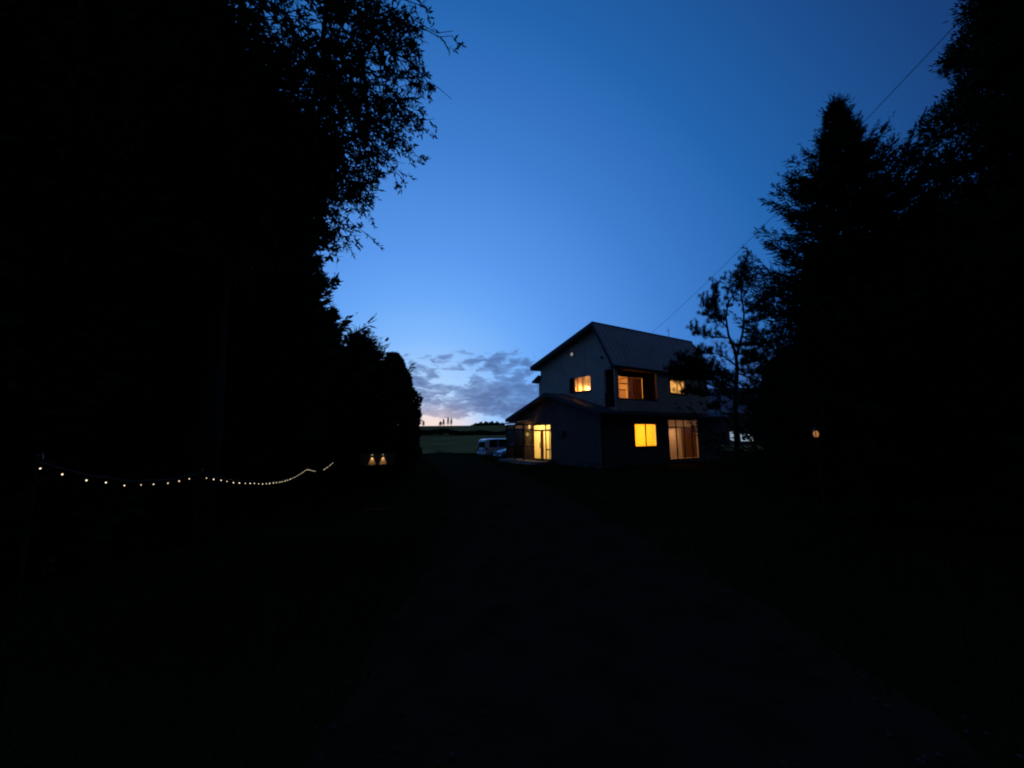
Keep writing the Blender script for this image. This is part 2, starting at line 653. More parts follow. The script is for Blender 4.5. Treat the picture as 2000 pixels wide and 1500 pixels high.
# ---- broadleaf tree with narrow leaves and drooping sprays
def willow_tree(loc, label, seed, trunk_h, centre, radii, n_limbs=10, sprays=34, leaves=115, leaf=(.105, .026), group=None):
    rng = np.random.default_rng(seed)
    root = empty('broadleaf_tree', loc, 0, label, 'tree', group)
    c, r = np.array(centre, float), np.array(radii, float)
    mb = MB()
    tp = [(0, 0, -.2), (.05, .02, trunk_h * .35), (c[0] * .25, c[1] * .2, trunk_h * .7), (c[0] * .6, c[1] * .6, trunk_h)]
    mb.tube(tp, [.27, .22, .17, .11], 10)
    mb.build('trunk', M['bark'], root, smooth=True)
    top = np.array(tp[-1])
    for k in range(n_limbs):
        ph = 2 * math.pi * (k + rng.uniform(-.3, .3)) / n_limbs
        zz = rng.uniform(-.75, .85)
        rr = math.sqrt(max(.05, 1 - zz * zz)) * .62
        end = c + r * np.array([math.cos(ph) * rr, math.sin(ph) * rr, zz * .7])
        start = np.array(tp[2]) * (1 - .5) + np.array(tp[1]) * .5 if zz < -.2 else (np.array(tp[2]) * .5 + top * .5)
        path = bend_path(rng, start, end, 7, .05)
        lm = MB()
        lm.tube([tuple(p) for p in path], list(np.linspace(.10, .025, 7)), 7)
        Vs = []
        for s in range(sprays):
            t = rng.uniform(.25, 1.0, 1)
            a = at(path, t)[0]
            out = unit((a - c) / r) * rng.uniform(.5, 1.0) + rng.normal(0, .55, 3)
            out[2] -= .08
            ln = rng.uniform(.9, 2.1) * float(min(r)) / 3.8
            b = a + unit(out) * ln * np.array([1, 1, .8])
            # keep the crown's outline uneven but bounded
            q = np.linalg.norm((b - c) / r)
            lim = rng.uniform(.86, 1.06)
            if q > lim:
                b = c + (b - c) * lim / q
            b[2] -= rng.uniform(.0, .22)
            tw = bend_path(rng, a, b, 6, .05)
            lm.tube([tuple(p) for p in tw], list(np.linspace(.016, .004, 6)), 4, cap=False)
            nsub = 7
            pts, dirs = [], []
            for q_ in range(nsub):
                t0 = rng.uniform(.15, 1.0, 1)
                p0 = at(tw, t0)[0]
                d0 = unit(unit(b - a) * .6 + rng.normal(0, .75, 3) + np.array([0, 0, -.08]))
                l0 = rng.uniform(.15, .45)
                st = bend_path(rng, p0, p0 + d0 * l0 + np.array([0, 0, -.08]), 4, .06)
                lm.tube([tuple(p) for p in st], [.005, .004, .003, .002], 3, cap=False)
                m_ = leaves // nsub
                tt = rng.uniform(.05, 1.0, m_)
                pts.append(at(st, tt))
                dirs.append(np.tile(d0, (m_, 1)) * .7 + rng.normal(0, .65, (m_, 3)) + np.array([0, 0, -.12]))
            P = np.concatenate(pts)
            D = np.concatenate(dirs)
            Vs.append(blades(P, D, rng.uniform(leaf[0] * .6, leaf[0] * 1.25, len(P)), rng.uniform(leaf[1] * .7, leaf[1] * 1.25, len(P)), rng))
        lo = lm.build('limb', M['bark'], root, smooth=True)
        blades_obj('foliage', Vs, M['leaf_w'], lo)
    return root


# ---- spruce: whorls of branches with up-swept tips
def spruce_data(seed, H, rbase, z0=.4, whorl=.34, nb=9, per=95, lean=.0, power=.85, tipup=.35, gap=0.0, fat=1.0, spread=.34, slim=1.0, top0=.3):
    rng = np.random.default_rng(seed)
    mb = MB()
    mb.tube([(0, 0, -.2), (rng.normal(0, .03), 0, H * .4), (rng.normal(0, .05), 0, H * .75), (0, 0, H)], [H * .018 + .03, H * .014, H * .007, .012], 8)
    Vs = []
    z = z0
    while z < H - .12:
        f = 1 - (z - z0) / (H - z0)
        Lm = rbase * f ** power * rng.uniform(.82, 1.12) * min(1.0, top0 + f / .28) + .08
        n = max(5, int(nb * (0.6 + .4 * f)))
        for k in range(n):
            if rng.random() < gap:
                continue
            ph = rng.uniform(0, 2 * math.pi)
            L = Lm * rng.uniform(.45, 1.2)
            e0 = rng.uniform(-.12, .22) + .25 * (1 - f)
            t = np.linspace(0, 1, 6)
            rr = L * t
            zz = z + L * (e0 * t - .22 * t * (1 - t) * 2 + tipup * (.35 + .65 * f) * t ** 3)
            path = np.stack([np.cos(ph) * rr, np.sin(ph) * rr, zz], -1)
            path[1:] += rng.normal(0, .03 * L, (5, 3))
            mb.tube([tuple(p) for p in path], list(np.linspace(.012 + .008 * L, .004, 6)), 4, cap=False)
            axis = np.array([math.cos(ph), math.sin(ph), 0])
            side = np.array([-math.sin(ph), math.cos(ph), 0])
            m_ = int(per * (.35 + .65 * min(1, L / max(rbase, .1))))
            tt = rng.beta(1.5, 1.0, m_)
            P = at(path, tt)
            sg = rng.choice([-1, 1], m_)[:, None]
            lat = (.14 + spread * L * (1 - tt))[:, None] * rng.random((m_, 1)) * sg
            P = P + side * lat + axis * np.abs(lat) * .45 + np.array([0, 0, 1]) * (rng.normal(0, .05, (m_, 1)) - np.abs(lat) * .12)
            D = axis * .8 + side * sg * .65 + np.array([0, 0, .22]) + rng.normal(0, .35, (m_, 3))
            g = fat * (1 + 1.1 * (1 - tt)) * min(1.0, .42 + .5 * L)
            Vs.append(blades(P, D, rng.uniform(.12, .26, m_) * g, rng.uniform(.04, .07, m_) * g * slim, rng))
            # up-swept tip shoots
            q = 5
            P2 = at(path, rng.uniform(.82, 1, q))
            D2 = axis * .55 + np.array([0, 0, .75]) + rng.normal(0, .3, (q, 3))
            for a_, d_ in zip(P2, unit(D2)):
                m2 = 15
                ts = rng.uniform(0, 1, (m2, 1)) * rng.uniform(.18, .46)
                Vs.append(blades(a_ + d_ * ts, d_ * 1.0 + rng.normal(0, .42, (m2, 3)), rng.uniform(.07, .13, m2), rng.uniform(.018, .03, m2), rng))
        z += whorl * rng.uniform(.75, 1.25) * (.55 + .45 * f)
    q = 26
    P = np.stack([rng.normal(0, .05, q), rng.normal(0, .05, q), rng.uniform(H - .7, H - .05, q)], -1)
    D = np.stack([rng.normal(0, .35, q), rng.normal(0, .35, q), np.ones(q)], -1)
    Vs.append(blades(P, D, rng.uniform(.3, .6, q), rng.uniform(.03, .05, q), rng, .35))
    return mb, Vs


def conifer_tree(name, loc, label, data, mat, rz=0.0, group=None):
    root = empty(name, loc, rz, label, 'tree', group)
    mb, Vs = data
    mb.build('trunk', M['bark'], root, smooth=True)
    blades_obj('crown', Vs, M[mat], root)
    return root


# ---- pine with rounded needle puffs
def puff_pine_data(seed, H, rbase, z0=1.0, n_br=46, puffs=5, needles=300, pr=.36, power=.6):
    rng = np.random.default_rng(seed)
    mb = MB()
    mb.tube([(0, 0, -.2), (.06, .03, H * .35), (-.04, .05, H * .7), (0, 0, H * .98)], [H * .02 + .04, H * .016, H * .009, .02], 9)
    Vs = []

    def puff(c, rad, m_):
        d = rand_unit(rng, m_)
        d[:, 2] = np.abs(d[:, 2]) * .8 + d[:, 2] * .2
        base = c + d * rad * rng.uniform(.1, .85, (m_, 1))
        D = d + rng.normal(0, .3, (m_, 3)) + np.array([0, 0, .15])
        Vs.append(blades(base, D, rng.uniform(.09, .17, m_), rng.uniform(.028, .046, m_), rng))

    for k in range(n_br):
        f = (k + rng.random()) / n_br
        z = z0 + (H - z0) * f
        L = rbase * max(.06, (1 - f)) ** power * rng.uniform(.7, 1.12)
        ph = k * 2.399 + rng.normal(0, .3)
        end = np.array([math.cos(ph) * L, math.sin(ph) * L, z + L * rng.uniform(.05, .4)])
        path = bend_path(rng, (0, 0, z), end, 6, .05)
        mb.tube([tuple(p) for p in path], list(np.linspace(.02 + .012 * L, .008, 6)), 5, cap=False)
        for j in range(puffs):
            t = np.array([1 - j * rng.uniform(.10, .2)])
            c = at(path, t)[0] + (rng.normal(0, .16, 3) if j else 0)
            puff(c, pr * rng.uniform(.75, 1.2), needles)
    for j in range(4):
        puff(np.array([rng.normal(0, .15), rng.normal(0, .15), H - .2 - .3 * j]), pr, needles)
    return mb, Vs


# ---- arborvitae: dense egg of flat sprays
def egg_data(seed, H, rad, n, z0=.15, shape=1.0):
    rng = np.random.default_rng(seed)
    mb = MB()
    mb.tube([(0, 0, -.2), (0, 0, H * .5), (0, 0, H * .92)], [.11, .08, .015], 8)
    u = rng.random(n)
    z = z0 + (H - z0) * u
    prof = np.clip(1 - (np.abs(u - .36) / np.where(u > .36, .65, .50)) ** 2.0, 0, 1) ** np.where(u > .36, .78, .5)
    ph = rng.uniform(0, 2 * math.pi, n)
    lump = 1 + .09 * np.sin(ph * 3 + z * 2.1) + .07 * np.sin(ph * 5 - z * 3.3) + .05 * np.sin(z * 7 + ph)
    rr = rad * prof * lump * np.sqrt(rng.uniform(.25, 1.0, n))
    P = np.stack([np.cos(ph) * rr, np.sin(ph) * rr, z], -1)
    D = np.stack([np.cos(ph) * .55, np.sin(ph) * .55, np.full(n, .85)], -1) + rng.normal(0, .25, (n, 3))
    Vs = [blades(P, D, rng.uniform(.12, .26, n), rng.uniform(.05, .10, n), rng)]
    # limbs inside
    for k in range(30):
        a = rng.uniform(0, 2 * math.pi)
        zz = rng.uniform(.1, .8) * H
        mb.tube([(0, 0, zz), (math.cos(a) * rad * .35, math.sin(a) * rad * .35, zz + .35)], [.02, .008], 4, cap=False)
    return mb, Vs


# ------------------------------------------------------------------ the house
# local frame: x runs along the ridge (away to the right), y across the gable (away to the left), z up from the house floor level
GZ = -0.3
house = empty('house', (6.5, 24.0, GZ), R(32), 'grey two-storey house with lit windows, steep metal roof and glazed porch', 'house')
HZ = -GZ                       # heights below are measured from z = 0 of the world
U0, U1, V1 = -1.42, 11.3, 9.6  # lower storey
UU, VU = 10.0, 7.9             # upper storey


def PG(u0):                    # plane facing the gable side
    return lambda a, d, z: (u0 + d, a, z + HZ)


def PR(v0):                    # plane facing the right-hand side
    return lambda a, d, z: (a, v0 + d, z + HZ)


def pbox(mb, P, a0, a1, d0, d1, z0, z1):
    mb.hexa([P(a0, d0, z0), P(a1, d0, z0), P(a1, d1, z0), P(a0, d1, z0),
             P(a0, d0, z1), P(a1, d0, z1), P(a1, d1, z1), P(a0, d1, z1)])


def wall_grid(mb, P, a0, a1, z0, z1, holes, th=.16):
    A = sorted({a0, a1, *[h[0] for h in holes], *[h[1] for h in holes]})
    Z = sorted({z0, z1, *[h[2] for h in holes], *[h[3] for h in holes]})
    A = [a for a in A if a0 <= a <= a1]
    Z = [z for z in Z if z0 <= z <= z1]

    def solid(i, j):
        if i < 0 or j < 0 or i >= len(A) - 1 or j >= len(Z) - 1:
            return False
        ca, cz = (A[i] + A[i + 1]) / 2, (Z[j] + Z[j + 1]) / 2
        return not any(h[0] < ca < h[1] and h[2] < cz < h[3] for h in holes)

    for i in range(len(A) - 1):
        for j in range(len(Z) - 1):
            if not solid(i, j):
                continue
            l, r, b, t = A[i], A[i + 1], Z[j], Z[j + 1]
            mb.poly([P(l, 0, b), P(r, 0, b), P(r, 0, t), P(l, 0, t)])
            mb.poly([P(l, th, b), P(l, th, t), P(r, th, t), P(r, th, b)])
            if not solid(i - 1, j):
                mb.poly([P(l, 0, b), P(l, 0, t), P(l, th, t), P(l, th, b)])
            if not solid(i + 1, j):
                mb.poly([P(r, 0, b), P(r, th, b), P(r, th, t), P(r, 0, t)])
            if not solid(i, j - 1):
                mb.poly([P(l, 0, b), P(l, th, b), P(r, th, b), P(r, 0, b)])
            if not solid(i, j + 1):
                mb.poly([P(l, 0, t), P(r, 0, t), P(r, th, t), P(l, th, t)])


# openings (a0, a1, z0, z1)
ENTR = (4.88, 7.14, -.12, 2.52)
SLIT = (7.40, 7.76, 2.02, 2.50)
LOWW = (1.58, 3.82, .86, 2.40)
PATIO = (5.0, 8.55, -.10, 2.72)
UPW = (2.2, 3.9, 4.66, 5.74)
LOGG = (.12, .92, 3.42, 5.86)
LOG = (.30, 4.05, 3.92, 5.86)
UPR = (5.5, 7.2, 4.52, 5.80)
LDOOR = (1.25, 3.95, 3.40, 5.66)

# foundation and lower walls
mb = MB()
mb.box(U0 + .02, U1 - .02, .02, V1 - .02, -.5, .17)
mb.build('foundation', M['foundation'], house)
mb = MB()
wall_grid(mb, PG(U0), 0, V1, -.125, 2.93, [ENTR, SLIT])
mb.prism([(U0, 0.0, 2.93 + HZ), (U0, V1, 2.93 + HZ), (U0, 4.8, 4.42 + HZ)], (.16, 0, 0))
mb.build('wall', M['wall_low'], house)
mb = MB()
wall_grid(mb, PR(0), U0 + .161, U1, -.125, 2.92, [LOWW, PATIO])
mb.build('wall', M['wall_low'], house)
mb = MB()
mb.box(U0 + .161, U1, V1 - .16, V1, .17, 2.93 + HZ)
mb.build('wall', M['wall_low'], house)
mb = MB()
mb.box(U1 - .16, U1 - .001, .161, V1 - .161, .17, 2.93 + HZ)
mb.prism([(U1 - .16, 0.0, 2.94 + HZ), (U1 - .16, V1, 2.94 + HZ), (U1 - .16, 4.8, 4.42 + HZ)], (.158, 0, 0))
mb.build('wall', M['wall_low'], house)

# lower roof: shallow gable, eaves all round
E0, E1, APX = -.58, 10.22, 4.8


def low_z(v):
    return (2.90 + (4.56 - 2.90) * (1 - abs(v - APX) / (APX - E0))) + HZ


for va, vb in ((E0, APX), (APX, E1)):
    mb = MB()
    mb.prism([(-1.92, va, low_z(va)), (-1.92, vb, low_z(vb)), (-1.92, vb, low_z(vb) + .10), (-1.92, va, low_z(va) + .10)], (U1 + .45 + 1.92, 0, 0))
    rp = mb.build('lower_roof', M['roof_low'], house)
    sm = MB()                                  # standing seams
    n = 27
    for k in range(n):
        u = -1.75 + k * (U1 + .45 + 1.6) / n
        sm.prism([(u, va, low_z(va) + .101), (u, vb, low_z(vb) + .101), (u, vb, low_z(vb) + .128), (u, va, low_z(va) + .128)], (.03, 0, 0))
    sm.build('seam', M['roof_low'], rp)
    fb = MB()                                  # barge board on the gable
    fb.prism([(-1.965, va, low_z(va) - .13), (-1.965, vb, low_z(vb) - .13), (-1.965, vb, low_z(vb) + .115), (-1.965, va, low_z(va) + .115)], (.043, 0, 0))
    fb.build('barge_board', M['trim'], house)
    sf = MB()
    sf.prism([(-1.92, va, low_z(va) - .03), (-1.92, vb, low_z(vb) - .03), (-1.92, vb, low_z(vb) - .005), (-1.92, va, low_z(va) - .005)], (.5, 0, 0))
    sf.build('soffit', M['soffit'], house)
for v in (E0, E1):
    mb = MB()
    s = -1 if v < 0 else 1
    y0, y1 = sorted((v + s * .002, v + s * .03))
    mb.box(-1.92, U1 + .45, y0, y1, low_z(v) - .12, low_z(v) + .08)
    mb.build('fascia', M['trim'], house)
    g = MB()
    yc = v + s * .085
    g.tube([(-1.9, yc, low_z(v) + .0), (U1 + .4, yc, low_z(v) - .03)], .05, 8)
    g.build('gutter', M['trim'], house, smooth=True)

# upper storey
RV, RZ, LEZ, REZ = 1.32, 9.08, 7.16, 5.98   # ridge position and height, left and right eave heights


def up_poly(off):
    # gable outline under the roof, as (v, z)
    return [(0, 6.45 - off), (RV, RZ - .12 - off), (VU, 7.20 - off)]


mb = MB()
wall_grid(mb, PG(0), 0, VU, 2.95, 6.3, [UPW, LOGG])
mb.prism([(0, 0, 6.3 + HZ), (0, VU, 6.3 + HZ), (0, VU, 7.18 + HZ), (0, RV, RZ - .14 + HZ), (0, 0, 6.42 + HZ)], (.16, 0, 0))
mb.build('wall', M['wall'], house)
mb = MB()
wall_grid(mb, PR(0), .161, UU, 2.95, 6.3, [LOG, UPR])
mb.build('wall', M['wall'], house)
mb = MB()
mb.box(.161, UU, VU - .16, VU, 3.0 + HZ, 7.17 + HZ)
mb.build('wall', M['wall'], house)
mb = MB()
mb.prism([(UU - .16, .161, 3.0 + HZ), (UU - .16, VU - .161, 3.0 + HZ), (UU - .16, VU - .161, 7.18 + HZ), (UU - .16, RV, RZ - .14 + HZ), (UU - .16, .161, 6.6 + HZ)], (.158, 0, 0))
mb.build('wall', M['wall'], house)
# bump-out on the far left side with its own little roof
mb = MB()
mb.box(.08, 4.2, VU + .001, 8.28, 3.2 + HZ, 5.98 + HZ)
mb.build('bay_wall', M['wall'], house)
mb = MB()
mb.prism([(-.25, VU + .002, 6.32 + HZ), (-.25, 8.82, 5.92 + HZ), (-.25, 8.82, 6.04 + HZ), (-.25, VU + .002, 6.46 + HZ)], (4.8, 0, 0))
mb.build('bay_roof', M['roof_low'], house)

mb = MB()                                     # long shallow slope
ov0, ov1 = -.52, UU + .5
mb.prism([(ov0, RV, RZ + HZ - .10), (ov0, 8.52, LEZ + HZ - .10), (ov0, 8.52, LEZ + HZ + .04), (ov0, RV, RZ + HZ + .04)], (ov1 - ov0, 0, 0))
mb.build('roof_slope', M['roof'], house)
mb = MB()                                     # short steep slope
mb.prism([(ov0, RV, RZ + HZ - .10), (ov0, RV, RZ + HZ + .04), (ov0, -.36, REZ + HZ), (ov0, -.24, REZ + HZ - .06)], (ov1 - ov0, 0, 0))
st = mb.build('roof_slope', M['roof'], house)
sm = MB()
nrm = Vector((0, -(RZ - REZ), (RV + .36))).normalized()
nrm = Vector((0, -abs(RZ - REZ), RV + .36)).normalized()
for k in range(26):
    u = ov0 + .2 + k * (ov1 - ov0 - .3) / 25
    a = Vector((u, RV, RZ + HZ + .04))
    b = Vector((u, -.36, REZ + HZ))
    sm.prism([a + nrm * .001, b + nrm * .001, b + nrm * .026, a + nrm * .026], (.025, 0, 0))
sm.build('seam', M['roof'], st)
mb = MB()
mb.tube([(ov0 - .01, RV, RZ + HZ + .045), (ov1 + .01, RV, RZ + HZ + .045)], .055, 8)
mb.build('ridge_cap', M['trim'], house, smooth=True)
for a, b in (((RV, RZ), (8.55, LEZ)), ((RV, RZ), (-.38, REZ))):
    mb = MB()
    lo = .22
    if b[0] > 0:
        mb.prism([(ov0 - .045, a[0], a[1] + HZ - lo), (ov0 - .045, b[0], b[1] + HZ - lo), (ov0 - .045, b[0], b[1] + HZ + .06), (ov0 - .045, a[0], a[1] + HZ + .06)], (.043, 0, 0))
    else:
        mb.prism([(ov0 - .045, a[0] - .002, a[1] + HZ - lo - .06), (ov0 - .045, a[0] - .002, a[1] + HZ + .058), (ov0 - .045, b[0], b[1] + HZ + .02), (ov0 - .045, b[0] + .14, b[1] + HZ - .10)], (.043, 0, 0))
    mb.build('barge_board', M['trim'], house)
mb = MB()
mb.prism([(ov0, RV, RZ + HZ - .16), (ov0, 8.5, LEZ + HZ - .16), (ov0, 8.5, LEZ + HZ - .11), (ov0, RV, RZ + HZ - .11)], (.515, 0, 0))
mb.build('soffit', M['soffit'], house)
mb = MB()
mb.box(ov0, ov1, 8.522, 8.56, LEZ + HZ - .24, LEZ + HZ + .05)
mb.build('fascia', M['trim'], house)
mb = MB()
mb.box(ov0 + .02, ov1, -.235, -.002, REZ + HZ - .16, REZ + HZ - .075)
mb.build('soffit', M['soffit'], house)

# loggia behind the right-hand corner pier
mb = MB()
mb.box(.162, LOG[1] + .2, .165, 1.1, 3.24 + HZ, 3.32 + HZ)
mb.build('balcony_floor', M['wood_dark'], house)
mb = MB()
mb.box(.162, LOG[1] + .2, .165, 1.1, 5.90 + HZ, 5.97 + HZ)
mb.build('balcony_ceiling', M['soffit'], house)
mb = MB()
wall_grid(mb, PR(1.0), .162, LOG[1] + .2, 3.325, 5.895, [LDOOR], .12)
mb.build('balcony_wall', M['wood_dark'], house)
mb = MB()
mb.box(LOG[1] + .001, LOG[1] + .1, .162, .998, 3.325 + HZ, 5.895 + HZ)
mb.build('balcony_side_wall', M['wood_dark'], house)
mb = MB()
pbox(mb, PG(-.02), .13, .90, -.02, .02, 3.43, 4.35)
mb.build('balcony_screen', M['wood_dark'], house)
mb = MB()
mb.box(.28, LOG[1], -.03, .17, 3.925 + HZ, 3.975 + HZ)
mb.build('balcony_handrail', M['trim'], house)


def window(P, op, d, muntins=(), bars=(), fw=.055, frame='frame', pane='glass', depth=.06, sill=True, name='window'):
    """frame + panes; muntins: a positions, bars: (z, a0, a1)"""
    a0, a1, z0, z1 = op
    mb = MB()
    pbox(mb, P, a0, a0 + fw, d, d + depth, z0, z1)
    pbox(mb, P, a1 - fw, a1, d, d + depth, z0, z1)
    pbox(mb, P, a0 + fw, a1 - fw, d, d + depth, z0, z0 + fw)
    pbox(mb, P, a0 + fw, a1 - fw, d, d + depth, z1 - fw, z1)
    for m in muntins:
        pbox(mb, P, m - fw * .5, m + fw * .5, d + .004, d + depth - .004, z0 + fw, z1 - fw)
    for z, b0, b1 in bars:
        pbox(mb, P, max(b0, a0 + fw), min(b1, a1 - fw), d + .008, d + depth - .008, z - fw * .5, z + fw * .5)
    w = mb.build(name, M[frame], house)
    edges = [a0 + fw] + [m for m in muntins] + [a1 - fw]
    for i in range(len(edges) - 1):
        g = MB()
        pbox(g, P, edges[i] + (.5 * fw if i else 0), edges[i + 1] - (.5 * fw if i < len(edges) - 2 else 0), d + depth * .5 - .003, d + depth * .5 + .003, z0 + fw, z1 - fw)
        g.build('pane', M[pane], w)
    if sill:
        s = MB()
        pbox(s, P, a0 - .06, a1 + .06, -.07, d, z0 - .05, z0 - .002)
        s.build('sill', M['trim'], w)
    return w


def curtain(P, a0, a1, z0, z1, d, mat, parent, folds=8, amp=.03, name='curtain'):
    n = folds * 8
    V, F = [], []
    for i in range(n + 1):
        a = a0 + (a1 - a0) * i / n
        w = math.sin(2 * math.pi * folds * i / n + .6 * math.sin(i * .37)) * amp
        V += [P(a, d + w, z0), P(a, d + w * .8, z1)]
    for i in range(n):
        F.append((2 * i, 2 * i + 2, 2 * i + 3, 2 * i + 1))
    return np_mesh(name, np.array(V), np.array(F), M[mat], parent, smooth=True)


def room(P, a0, a1, d0, d1, z0, z1, parent, lamp=None, power=60, col=(1, .55, .18), rad=.12, mat='room', shade=True, stand=False):
    """closed room behind a window (open towards the window) with its lit lamp; lamp = (a, d, z)"""
    mb = MB()
    mb.poly([P(a0, d0, z0), P(a1, d0, z0), P(a1, d1, z0), P(a0, d1, z0)])
    mb.poly([P(a0, d0, z1), P(a0, d1, z1), P(a1, d1, z1), P(a1, d0, z1)])
    mb.poly([P(a0, d1, z0), P(a1, d1, z0), P(a1, d1, z1), P(a0, d1, z1)])
    mb.poly([P(a0, d0, z0), P(a0, d1, z0), P(a0, d1, z1), P(a0, d0, z1)])
    mb.poly([P(a1, d0, z0), P(a1, d0, z1), P(a1, d1, z1), P(a1, d1, z0)])
    rm = mb.build('room', M[mat], parent)
    if lamp:
        ld = bpy.data.lights.new('room_lamp_light', 'POINT')
        ld.energy = power
        ld.color = col
        ld.shadow_soft_size = rad
        lo = bpy.data.objects.new('room_lamp_light', ld)
        link(lo, parent)
        lo.location = P(*lamp)
        if shade:
            s = MB()
            x, y, z = P(*lamp)
            s.lathe([(.05, .16), (.14, .15), (.17, .06), (.165, .055), (.13, .13), (.05, .14)], 14, (x, y, z))
            top = P(lamp[0], lamp[1], z1)
            s.tube([(x, y, z + .15), (x, y, top[2])], .008, 5)
            s.build('pendant_lamp', M['bulb_in'], parent, smooth=True)
    return rm


# --- lower right: two-pane window with a yellow blind
P0 = PR(0)
w = window(P0, LOWW, .03, (2.70,), frame='frame', fw=.07)
curtain(P0, 1.60, 2.72, .88, 2.38, .21, 'curtain_y', w, 6, .018, 'blind')
curtain(P0, 2.70, 3.80, .88, 2.38, .235, 'curtain_y', w, 5, .022, 'blind')
room(P0, 1.45, 4.0, .161, 2.6, .3, 2.6, w, (2.7, 1.7, 1.75), 215, (1, .58, .10), .35, shade=False)
# --- patio doors
w = window(P0, PATIO, .03, (5.92, 6.8, 7.72), [(2.16, 5.0, 8.55)], frame='frame', fw=.07, sill=False, name='patio_door')
curtain(P0, 6.75, 8.5, .0, 2.12, .25, 'curtain_b', w, 11, .035)
curtain(P0, 5.1, 6.6, .0, 2.05, .32, 'curtain_w', w, 9, .03)
room(P0, 4.8, 8.8, .161, 3.2, -.1, 2.76, w, (5.9, 1.3, 1.95), 60, (1, .50, .24), .12, mat='room')
# --- upper right window
P1 = PR(0)
w = window(P1, UPR, .03, (6.35,), frame='frame', fw=.06)
room(P1, 5.3, 7.5, .161, 2.4, 4.2, 5.95, w, (6.2, 1.0, 5.35), 75, (1, .55, .15), .1)
# --- gable window
PGu = PG(0)
w = window(PGu, UPW, .03, (3.05,), frame='frame_w', fw=.06)
room(PGu, 1.9, 4.2, .161, 1.12, 4.2, 6.05, w, (3.5, .85, 5.0), 120, (1, .48, .12), .1)
curtain(PGu, 2.22, 2.55, 4.7, 5.72, .22, 'curtain_w', w, 3, .02)
curtain(PGu, 3.62, 3.88, 4.7, 5.72, .22, 'curtain_b', w, 3, .02)
mb = MB()
pbox(mb, PGu, UPW[1] + .02, UPW[1] + .42, -.05, -.005, UPW[2], UPW[3])
mb.build('shutter', M['wood_dark'], house)
# --- loggia sliding doors: one lit, one with a dark curtain
PL = PR(1.0)
w = window(PL, LDOOR, .02, (2.50,), [(5.12, LDOOR[0], 2.5)], frame='frame', fw=.06, sill=False, name='balcony_door')
room(PL, 1.16, 4.2, .121, 3.2, 3.33, 5.80, w, (1.9, 1.5, 5.25), 175, (1, .36, .06), .1)
curtain(PL, 2.52, 3.94, 3.42, 5.62, .22, 'curtain_d', w, 10, .03)
curtain(PL, 2.86, 2.98, 3.42, 5.62, .12, 'curtain_w', w, 2, .015)
sl = MB()                                    # slatted guard inside the lit door
for k in range(9):
    a = 1.38 + k * .135
    pbox(sl, PL, a, a + .03, .42, .45, 3.5, 4.72)
pbox(sl, PL, 1.30, 2.55, .415, .455, 4.72, 4.78)
pbox(sl, PL, 1.30, 2.55, .415, .455, 3.44, 3.5)
sl.build('slatted_guard', M['wood_in'], w)

# --- entrance: frosted sliding doors, transom, side light
PE = PG(U0)
w = window(PE, ENTR, .04, (5.55,), [(2.03, ENTR[0], ENTR[1])], frame='frame', pane='frosted', fw=.11, sill=False, name='entrance_door')
mb = MB()
pbox(mb, PE, 4.97, 5.49, .045, .095, .62, .70)
pbox(mb, PE, 5.10, 5.14, .045, .095, .0, 1.98)
mb.build('side_light_rail', M['frame'], w)
mb = MB()
pbox(mb, PE, 5.83, 5.90, .042, .10, -.03, 1.98)
pbox(mb, PE, 6.12, 6.20, .042, .10, -.03, 1.98)
pbox(mb, PE, 7.0, 7.05, .042, .10, -.03, 1.98)
mb.build('door_stile', M['wood_in'], w)
mb = MB()
pbox(mb, PE, 5.90, 6.12, .066, .096, -.03, 1.98)
mb.build('door_stile', M['curtain_b'], w)
mb = MB()
pbox(mb, PE, 6.22, 6.245, -.0, .04, .75, 1.15)
mb.build('handle', M['metal'], w)
room(PE, 4.7, 7.3, .161, 2.4, -.12, 2.6, w, (5.9, 1.1, 2.05), 230, (1, .66, .17), .3, shade=False)
mb = MB()
pbox(mb, PE, SLIT[0], SLIT[1], .06, .07, SLIT[2], SLIT[3])
sw = mb.build('slit_window', M['frosted'], house)
room(PE, 7.35, 8.0, .161, 1.2, 1.9, 2.6, sw, (7.6, .6, 2.2), 16, (1, .70, .30), .1, shade=False)
# globe wall lamp beside the door
gl = MB()
gx, gy, gz = PE(7.56, -.17, 1.76)
gl.lathe([(.02, -.125), (.075, -.10), (.118, -.045), (.125, 0), (.118, .045), (.075, .10), (.02, .125)], 16, (gx, gy, gz))
lamp = gl.build('wall_lamp', M['globe'], house, smooth=True)
mb = MB()
pbox(mb, PE, 7.52, 7.60, -.06, -.001, 1.72, 1.80)
mb.tube([PE(7.56, -.02, 1.90), PE(7.56, -.17, 1.94), PE(7.56, -.17, 1.87)], .012, 6)
mb.build('lamp_bracket', M['trim'], lamp)
ld = bpy.data.lights.new('wall_lamp_light', 'POINT')
ld.energy = 20
ld.color = (1, .66, .36)
ld.shadow_soft_size = .12
lo = bpy.data.objects.new('wall_lamp_light', ld)
link(lo, lamp)
lo.location = PE(7.56, -.42, 1.80)

